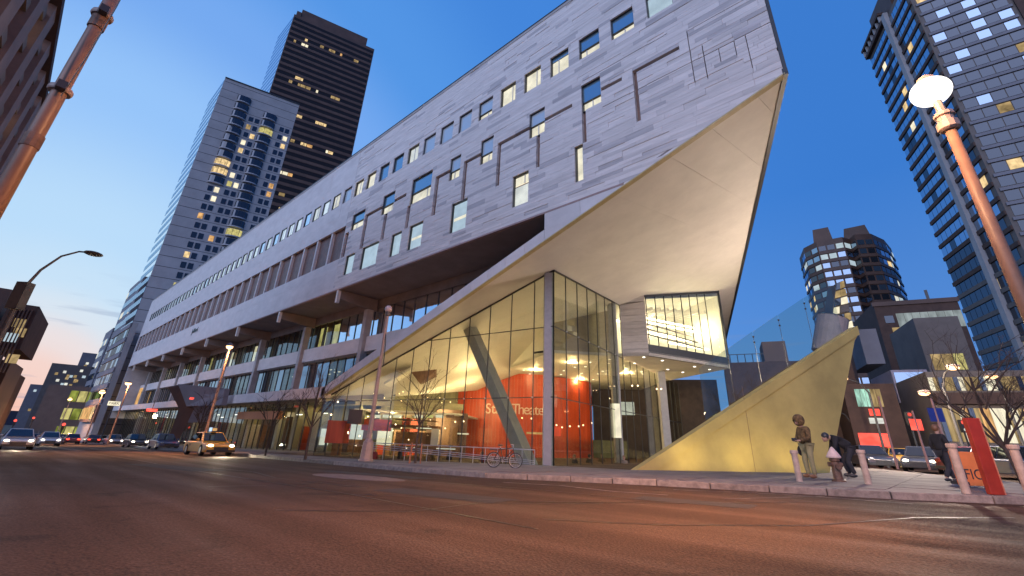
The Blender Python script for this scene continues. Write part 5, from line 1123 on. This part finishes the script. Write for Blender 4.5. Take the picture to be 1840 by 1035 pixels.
for i, (dx, dy) in enumerate(((-.28, -.1), (-.02, -.32), (.3, .05))):
    MB().tube([(tb.x+dx, tb.y+dy, tb.z-.02), (tb.x+dx*.9, tb.y+dy*.9, tb.z+.86)], .032, 7).build('tree_stake', mat('stake_wood', (.30, .13, .07), .8, .2, 4))
    tag(bpy.context.scene.collection.objects[-1], ['left wooden stake around the young bare tree', 'middle wooden stake nearest the road around the young tree', 'right wooden stake around the young bare tree'][i], 'stake', 'tree stakes')
tb = at_g(548, 826, SW); bare_tree('bare tree left of the tall pole under the blade end', tb, 5.2, .6, .07, 9, trunk_h=.3)
tb = at_g(476, 819, SW); bare_tree('thin bare tree right of the taxi', tb, 4.6, .6, .06, 13, levels=3)
tb = at_g(376, 812, SW)+Vector((-6, .5, 0)); bare_tree('small bare tree behind the taxi and the street lamp', tb, 5.2, .65, .08, 15, levels=3)
tb = at_d(1815, 800, 23); tb.z = gz(tb.x)+SW-.3; bare_tree('large spreading bare tree at the right behind the red post', tb, 6.4, .85, .10, 22, levels=5, trunk_h=.22, lean=Vector((-.5, 0, 0)))
# ------------------------------------------------------------------ tilted information blade on the side street
c = at_d(325, 790, 66); b = Vector((c.x, c.y, gz(c.x)+SW)); t = thing('info_blade', 'leaning dark blade with a grey screen slab across the pavement on the left', 'sign', b)
P_ = lambda u, v, d=66: at_d(u, v, d)
dv = Vector((.3, .95, 0))*.5
MB().prism([P_(302, 696), P_(318, 692), P_(346, 730), P_(322, 735)], dv).build('blade_top', M['dark_stone'], t); MB().prism([P_(322, 735), P_(340, 733), P_(297, 822), P_(288, 822)], dv).build('blade_leg', M['dark_stone'], t)
MB().prism([P_(319, 690), P_(404, 698, 62), P_(398, 728, 62), P_(334, 730)], dv).build('screen_slab', M['cool_grey'], t); MB().prism([P_(340, 731), P_(378, 729), P_(372, 757), P_(336, 759)], dv).build('lower_slab', M['cool_grey'], t)
MB().box(*(lambda q: (q.x-.35, q.x+.35, q.y-.15, q.y+.1, q.z-.1, q.z+.1))(P_(345, 716, 63))).build('indicator', M['shop_red'], t)
MB().prism([P_(306, 698), P_(316, 697), P_(316, 700), P_(306, 701)], dv*-.1).build('indicator', M['lit_white'], t)
# ------------------------------------------------------------------ vehicles
paint = {}
def car_paint(nm, c): 
    if nm not in paint: paint[nm] = mat('paint_'+nm, c, .3, .04, 1, coat=.6)
    return paint[nm]
tyre = mat('tyre', (.02, .02, .02), .8, .1, 5); carglass = coated_glass('car_glass', (.4, .42, .45), (.015, .016, .018), .1, wob=0)
hl = glow('headlight', (1, .9, .68), 9, 0); tl = glow('tail_light', (1, .06, .03), 5, 0)
def make_car(color, label, name='car', group='cars in the side street', lights=True, tail=False, suv=False):
    """front towards +x, wheels on z = 0"""
    t = thing(name, label, 'car', (0, 0, 0), group); m = car_paint(*color)
    L2, Wd = 2.4, .9; H = .82; top = 1.66 if suv else 1.43
    side = [(-L2, .35), (-L2+.03, .62), (-L2+.1, H-.02), (-1.55, H+.03), (.95, H), (L2-.35, H-.12), (L2-.05, .58), (L2, .38), (L2-.1, .22), (-L2+.1, .22)]
    b = MB(); st = [(-1, .86, .93), (-.93, .99, 1), (.93, .99, 1), (1, .86, .93)]
    secs = []
    for y, sx, sz in st: secs.append([(x*(sx if abs(x) > 2 else 1), y*Wd, .22+(z-.22)*sz) for x, z in side])
    n = len(side); base = 0
    for s in secs: b.v += s
    for i in range(3):
        for k in range(n): b.f.append((i*n+k, i*n+(k+1) % n, (i+1)*n+(k+1) % n, (i+1)*n+k))
    b.f.append(tuple(range(n))); b.f.append(tuple(3*n+k for k in range(n-1, -1, -1))); b.build('body', m, t, bevel=.03)
    cab = [(-1.75, H+.02, .80), (-1.25 if not suv else -1.6, top-.03, .60), (.15, top, .62), (.95, H, .80)]
    def cabin(pts, k, yk): v = []; [v.extend([(x*k, -y*yk, z), (x*k, y*yk, z)]) for x, z, y in pts]; return v
    c = MB(); c.add(cabin(cab, 1, 1), [(0, 1, 3, 2), (2, 3, 5, 4), (4, 5, 7, 6), (0, 2, 4, 6), (1, 7, 5, 3)]); c.build('roof', m, t, bevel=.05)
    def gpane(pts, nm): MB().prism(pts, Vector((0, 0, .004))).build(nm, carglass, t)
    x1, x2 = .92, .2; gpane([(x1, -.70, H+.06), (x1, .70, H+.06), (x2+.02, .56, top-.05), (x2+.02, -.56, top-.05)], 'windscreen')
    gpane([(-1.72, -.70, H+.07), (-1.72, .70, H+.07), (-1.32 if not suv else -1.66, .54, top-.08), (-1.32 if not suv else -1.66, -.54, top-.08)], 'rear_window')
    for s in (-1, 1):
        for (xa, xb, xc, xd) in ((-.42, .74, .14, -.36), (-1.5, -.5, -.44, -1.22)):
            yb_, yt_ = s*.806, s*.632; MB().prism([(xa, yb_, H+.07), (xb, yb_, H+.07), (xc, yt_, top-.07), (xd, yt_, top-.07)], (0, s*.012, .004)).build('side_window', carglass, t)
        for x in (-1.45, 1.45):
            w_ = MB().tube([(x, s*.70, .33), (x, s*.915, .33)], .33, 18).build('wheel', tyre, t); MB().tube([(x, s*.9, .33), (x, s*.925, .33)], .2, 12).build('rim', M['steel'], w_)
        MB().ball((L2-.10, s*.62, .6), .12, 10, 6, (.55, 1.3, .7)).build('headlight', hl if lights else M['steel'], t); MB().box(-L2-.01, -L2+.1, s*.62-.16, s*.62+.16, .58, .72).build('tail_light', tl if tail else M['red_wood'], t)
        MB().ball((.72, s*.98, .95), .1, 8, 6, (.6, 1, .7)).build('wing_mirror', m, t)
    MB().box(L2-.04, L2+.03, -.42, .42, .36, .52).build('grille', M['dark_frame'], t); MB().box(L2-.02, L2+.06, -.82, .82, .24, .36).build('bumper', M['dark_frame'], t); MB().box(-L2-.06, -L2+.02, -.82, .82, .28, .42).build('rear_bumper', M['dark_frame'], t)
    return t
def put(t, x, y, head, light=None):
    t.location = (x, y, gz(x)+.005); t.rotation_euler = (0, -math.atan(SL)*math.cos(head), head)
    if light:
        f = Vector((math.cos(head), math.sin(head), 0)); p = Vector((x, y, gz(x)+.62))+f*2.75
        lamp('headlamp_beam', 'SPOT', p, light, (1, .84, .58), .12, aim=p+f*10+Vector((0, 0, -1.1)), spot=75)
YEL = ('yellow', (.74, .40, .03)); SIL = ('silver', (.42, .42, .44)); BLK = ('black', (.025, .025, .03)); RED = ('maroon', (.18, .03, .03)); BLU = ('blue', (.05, .07, .14)); WHT = ('white', (.4, .4, .4))
taxi = make_car(YEL, 'yellow taxi with lit headlights and a lit roof sign coming along the kerb', 'taxi', 'cars in the side street')
taxi['category'] = 'taxi'
rs = MB().box(-.35, .25, -.16, .16, 1.44, 1.74).build('roof_sign', mat('sign_shell', (.1, .12, .16), .4, .1, 3), taxi, bevel=.02); MB().box(-.33, .23, -.175, -.162, 1.47, 1.71).build('sign_screen', glow('taxi_screen', (.55, .75, 1), 1.1, .2), rs); MB().box(.255, .275, -.13, .13, 1.5, 1.68).build('sign_front', M['lit_amber'], rs)
text('TAXI', .2, 'letters', M['dark_frame'], taxi, (-.9, -.915, .62), (1, 0, 0), (0, 0, 1), .002)
p = at_d(393, 800, 39); put(taxi, p.x, 10.6, .02, 900)
def street_car(col, label, u, dist, y=None, head=0., **kw):
    p = at_d(u, 790, dist); t = make_car(col, label, **{k: v for k, v in kw.items() if k != 'light'}); put(t, p.x, p.y if y is None else y, head, kw.get('light')); return t
street_car(BLK, 'dark sedan with two headlights following behind the taxi', 245, 72, light=500)
street_car(SIL, 'silver car with glaring headlights on the middle of the side street', 205, 92)
street_car(WHT, 'pale car at the left edge with dazzling headlights', 32, 52, light=500); street_car(SIL, 'silver car between the dazzling pale car and the darker traffic', 88, 74, light=300)
street_car(RED, 'maroon car showing red tail lights beyond the silver cars', 128, 100, head=math.pi, lights=False, tail=True); street_car(BLK, 'black car parked far off before the glowing garage', 165, 108, head=math.pi, lights=False, tail=True)
street_car(BLU, 'dark blue car parked at the kerb before the leaning blade', 296, 60, lights=False); street_car(BLK, 'black car at the kerb just right of the taxi', 448, 42, y=10.9, lights=False) if False else None
street_car(RED, 'far car with red tail lights nearest the vanishing point', 62, 135, head=math.pi, lights=False, tail=True); street_car(BLK, 'far dark car with headlights behind the silver pair', 108, 128); street_car(SIL, 'far silver car with headlights before the parking sign', 182, 126)
AV = 'cars on the avenue at the right'
def av_car(col, label, u, dist, head, **kw):
    p = at_d(u, 800, dist); t = make_car(col, label, group=AV, **{k: v for k, v in kw.items() if k != 'light'}); t.location = (p.x, p.y, .02+max(0, gz(p.x))); t.rotation_euler = (0, 0, head); return t
hd_ = math.atan2(-.933, .36)
av_car(BLK, 'dark car with bright headlights left of the orange barrier', 1650, 40, hd_-.4); av_car(RED, 'red car low behind the red post', 1782, 36, .55, lights=False); av_car(BLU, 'dark blue car with lit headlights at the right edge', 1832, 33, hd_+.2); av_car(BLK, 'black car passing below the red neon fascia', 1560, 42, hd_, lights=False, tail=True)
av_car(YEL, 'yellow cab far off under the lilac block', 1610, 52, hd_+2.9, lights=False, tail=True, name='taxi')
# ------------------------------------------------------------------ people
skin_m = mat('skin', (.42, .26, .19), .55, .05, 6)
def skinned(name, joints, edges, m, parent, sub=2):
    me = bpy.data.meshes.new(name); off_ = wloc(parent); me.from_pydata([Vector(j[:3]) for j in joints], edges, []); me.materials.append(m)
    o = bpy.data.objects.new(name, me); COL.objects.link(o); o.parent = parent
    md = o.modifiers.new('skin', 'SKIN'); md.use_smooth_shade = True
    for v, j in zip(me.skin_vertices[0].data, joints): v.radius = (j[3], j[4] if len(j) > 4 else j[3])
    me.skin_vertices[0].data[0].use_root = True
    s = o.modifiers.new('sub', 'SUBSURF'); s.levels = s.render_levels = sub; return o
def person(label, loc, rz, coat, trousers, pose='stand', scale=1., hood=True, hair=None, bag=None):
    """local frame: faces -y, z up, feet at 0"""
    t = thing('person', label, 'person', (0, 0, 0)); b = .0
    if pose == 'stand':   # looking down at what both hands hold
        J = dict(pel=(0, 0, .95), wa=(0, .0, 1.1), ch=(0, -.02, 1.33), nk=(0, -.05, 1.5), hd=(0, -.12, 1.66),
                 hl=(.1, 0, .9), kl=(.12, -.02, .5), al=(.13, .0, .09), tl=(.14, -.15, .04), hr=(-.1, 0, .9), kr=(-.13, -.05, .5), ar=(-.16, .0, .09), tr=(-.18, -.15, .04),
                 sl=(.19, -.0, 1.42), el=(.27, -.06, 1.15), wl=(.13, -.27, 1.07), gl=(.06, -.33, 1.07), sr=(-.19, 0, 1.42), er=(-.27, -.06, 1.15), wr=(-.13, -.27, 1.07), gr=(-.06, -.33, 1.07))
    elif pose == 'bend':  # bowed over, arms hanging
        J = dict(pel=(0, .18, .88), wa=(0, .08, 1.0), ch=(0, -.17, 1.15), nk=(0, -.32, 1.2), hd=(0, -.45, 1.17),
                 hl=(.1, .18, .84), kl=(.14, .02, .47), al=(.15, .14, .09), tl=(.16, 0, .04), hr=(-.1, .18, .84), kr=(-.14, -.04, .47), ar=(-.17, .08, .09), tr=(-.18, -.08, .04),
                 sl=(.2, -.2, 1.17), el=(.27, -.27, .9), wl=(.2, -.36, .7), gl=(.18, -.4, .6), sr=(-.2, -.2, 1.17), er=(-.27, -.27, .9), wr=(-.2, -.36, .7), gr=(-.18, -.4, .6))
    elif pose == 'walk':
        J = dict(pel=(0, 0, .94), wa=(0, 0, 1.1), ch=(0, -.02, 1.33), nk=(0, -.03, 1.5), hd=(0, -.05, 1.67),
                 hl=(.1, 0, .9), kl=(.11, -.16, .5), al=(.11, -.26, .1), tl=(.11, -.4, .05), hr=(-.1, 0, .9), kr=(-.11, .03, .48), ar=(-.11, .25, .14), tr=(-.11, .16, .04),
                 sl=(.19, 0, 1.42), el=(.25, .1, 1.15), wl=(.24, .0, .95), gl=(.23, -.04, .86), sr=(-.19, 0, 1.42), er=(-.25, -.05, 1.15), wr=(-.22, -.2, .98), gr=(-.2, -.25, .92))
    else:                 # sit
        J = dict(pel=(0, 0, .5), wa=(0, -.02, .65), ch=(0, -.04, .88), nk=(0, -.06, 1.04), hd=(0, -.1, 1.2),
                 hl=(.1, -.02, .48), kl=(.13, -.42, .48), al=(.13, -.42, .09), tl=(.13, -.56, .04), hr=(-.1, -.02, .48), kr=(-.13, -.42, .48), ar=(-.13, -.42, .09), tr=(-.13, -.56, .04),
                 sl=(.18, -.02, .97), el=(.26, -.14, .72), wl=(.14, -.36, .72), gl=(.1, -.43, .73), sr=(-.18, -.02, .97), er=(-.26, -.14, .72), wr=(-.14, -.36, .72), gr=(-.1, -.43, .73))
    n = list(J); ix = {k: i for i, k in enumerate(n)}
    Rb = dict(pel=.13, wa=.12, ch=.14, nk=.055, hd=.085, hl=.085, kl=.055, al=.04, tl=.035, hr=.085, kr=.055, ar=.04, tr=.035, sl=.06, el=.04, wl=.028, gl=.034, sr=.06, er=.04, wr=.028, gr=.034)
    E_ = [('pel', 'wa'), ('wa', 'ch'), ('ch', 'nk'), ('nk', 'hd'), ('pel', 'hl'), ('hl', 'kl'), ('kl', 'al'), ('al', 'tl'), ('pel', 'hr'), ('hr', 'kr'), ('kr', 'ar'), ('ar', 'tr'), ('ch', 'sl'), ('sl', 'el'), ('el', 'wl'), ('wl', 'gl'), ('ch', 'sr'), ('sr', 'er'), ('er', 'wr'), ('wr', 'gr')]
    body = skinned('body', [J[k]+(Rb[k],) for k in n], [(ix[a], ix[b]) for a, b in E_], skin_m, t)
    def cloth(nm, keys, add, m, over={}):
        ii = {k: i for i, k in enumerate(keys)}; skinned(nm, [J[k]+(over.get(k, Rb[k]+add),) for k in keys], [(ii[a], ii[b]) for a, b in E_ if a in ii and b in ii], m, t)
    cloth('jacket', ['pel', 'wa', 'ch', 'sl', 'el', 'wl', 'sr', 'er', 'wr', 'nk'], .03, coat, {'pel': .19, 'wa': .175, 'ch': .185, 'nk': .1, 'wl': .055, 'wr': .055})
    cloth('trousers', ['pel', 'hl', 'kl', 'al', 'hr', 'kr', 'ar'], .025, trousers, {'al': .07, 'ar': .07, 'pel': .15})
    for s in 'lr':
        a, b_ = Vector(J['a'+s]), Vector(J['t'+s]); MB().ball((a+b_)/2+Vector((0, 0, -.005)), .075, 10, 6, (.8, 1.7, .75)).build('shoe', M['brown_wood'] if hood else M['dark_frame'], t)
    h = Vector(J['hd']); fdir = (Vector((0, -1, 0)) if pose != 'bend' else Vector((0, -.5, -.85))).normalized()
    if pose == 'stand': fdir = Vector((0, -.85, -.5)).normalized()
    head = MB().ball(h, .105, 14, 10, (.85, 1, 1.15)).build('head', skin_m, t, smooth=True)
    MB().ball(h+fdir*.108-Z(.01), .022, 8, 6).build('nose', skin_m, head)
    for s in (-1, 1): MB().ball(h+fdir*.094+Vector((s*.035, 0, .02)), .012, 8, 6).build('eye', M['dark_frame'], head); MB().ball(h+Vector((s*.09, .01, 0)), .025, 8, 6, (.5, .8, 1.2)).build('ear', skin_m, head)
    MB().ball(h+fdir*.098-Z(.045), .022, 8, 6, (1.1, .4, .35)).build('mouth', mat('lip', (.3, .12, .1), .5, 0, 3), head)
    if hood:
        mb = MB().ball(h-fdir*.035+Z(.015), .172, 16, 10, (.95, 1.05, 1.1)); fs = []
        for f in mb.f:
            c = sum((Vector(mb.v[i]) for i in f), Vector())/len(f)
            if (c-h).normalized().dot(fdir) < .72: fs.append(f)
        mb.f = fs; o = mb.build('hood', coat, t, smooth=True); md = o.modifiers.new('thick', 'SOLIDIFY'); md.thickness = .02
    else:
        MB().ball(h-fdir*.03+Z(.03), .118, 14, 8, (.92, 1, 1.05)).build('hair', hair or M['dark_frame'], t, smooth=True)
    for s, sg in (('l', 1), ('r', -1)):     # five bent fingers on each hand
        g0_, w0 = Vector(J['g'+s]), Vector(J['w'+s]); d = (g0_-w0).normalized(); sd = Vector((sg, 0, 0)); dn = d.cross(sd).normalized()*sg
        for k in range(4):
            o_ = g0_+sd*(.024-.016*k); l = (.055, .065, .06, .046)[k]; MB().tube([o_, o_+d*l, o_+d*l*1.35+Vector((0, 0, -.03))], [.0095, .009, .007], 6).build('finger', skin_m, body)
        MB().tube([w0+d*.03-sd*.03, w0+d*.06-sd*.05, w0+d*.1-sd*.045], [.011, .01, .008], 6).build('thumb', skin_m, body)
    t.scale = (scale,)*3; t.rotation_euler = (0, 0, rz); t.location = loc; return t
khaki = mat('khaki_coat', (.14, .09, .036), .9, .5, 13, bump=.5); olive = mat('olive_trousers', (.27, .25, .13), .9, .15, 8); blackc = mat('black_coat', (.018, .018, .02), .85, .2, 6); jeans = mat('dark_trousers', (.03, .03, .035), .9, .2, 6)
pp = at_g(1461, 860, SW); pp.z = gz(pp.x)+SW+.01
face_cam = math.atan2(-pp.x, pp.y)
person('hooded person in a khaki jacket looking down at a camera before the wedge', pp, -.75, khaki, olive, 'stand', 1.08)
ca = Matrix.Rotation(-.75, 3, 'Z') @ Vector((0, -.37, 1.1))*1.08+pp
t = thing('hand_camera', 'small black camera held by the hooded person', 'camera', ca); MB().obox(ca, Vector((.075, 0, 0)), Vector((0, .03, 0)), (0, 0, .05)).build('camera_body', M['dark_frame'], t, bevel=.008); MB().tube([ca+Vector((0, -.03, 0)), ca+Vector((-.02, -.09, 0))], .035, 12).build('lens', M['dark_frame'], t); MB().box(ca.x-.04, ca.x+.04, ca.y+.03, ca.y+.034, ca.z-.03, ca.z+.03).build('screen', M['lit_pale'], t)
sb = Matrix.Rotation(-.75, 3, 'Z') @ Vector((-.3, -.02, .78))*1.08+pp
t = thing('shoulder_bag', 'dark bag hanging at the side of the hooded person', 'bag', sb); MB().ball(sb, .15, 12, 8, (.6, 1, 1.1)).build('pouch', blackc, t); MB().tube([sb+Z(.14), sb+Vector((.03, 0, .4)), sb+Vector((.12, 0, .72))], .012, 6).build('strap', blackc, t)
p2 = at_g(1527, 858, SW); p2.z = gz(p2.x)+SW+.01; person('person in black bending forward right behind the hydrant', p2, -1.2, blackc, jeans, 'bend', 1.12, hood=False)
p3 = at_d(1703, 845, 22); p3.z = gz(p3.x)+SW; person('dark coated person standing behind the thick bollard', p3, 2.4, blackc, jeans, 'walk', .98, hood=False, hair=M['brown_wood'])
def in_lobby(u, dist, label, coat, pose, rz, hair=None): p = at_d(u, 838, dist); p.z = PZ+.02; return person(label, p, rz, coat, jeans, pose, 1.0, hood=False, hair=hair)
burg = mat('burgundy_coat', (.16, .03, .03), .9, .2, 8)
for u_, d_, lb_, c_, ps_, rz_ in ((668, 34, 'guest in burgundy at the lobby bar near the tall pole', burg, 'walk', 1.2), (716, 36, 'guest in black by the bar canopy in the lobby', blackc, 'walk', 2.2), (772, 33, 'guest in khaki standing by the dark portal in the lobby', khaki, 'walk', .3), (806, 35, 'guest in black left of the red theatre wall', blackc, 'walk', 2.8), (866, 32, 'guest in burgundy in front of the red theatre wall', burg, 'walk', -.6), (1082, 40, 'guest in khaki far inside the lobby by the slim column', khaki, 'walk', .8)):
    p = at_d(u_, 838, d_); p.z = PZ+.02; person(lb_, p, rz_, c_, jeans, ps_, 1.0, hood=False, hair=M['brown_wood'])
greyc = mat('tweed', (.22, .17, .13), .9, .3, 10)
in_lobby(1033, 34, 'seated guest in a dark jacket with a pale shirt inside the lobby', blackc, 'walk', -.4, M['brown_wood']); in_lobby(1059, 36, 'guest in black standing with the back to the glass in the lobby', blackc, 'walk', 2.8); in_lobby(1122, 37, 'guest in a tweed coat beside the slim lobby column', greyc, 'walk', .4, M['brown_wood'])
[o.__setitem__('label', 'guest in a dark jacket nearest the corner column inside the lobby') for o in COL.objects if o.get('label', '').startswith('seated guest')]
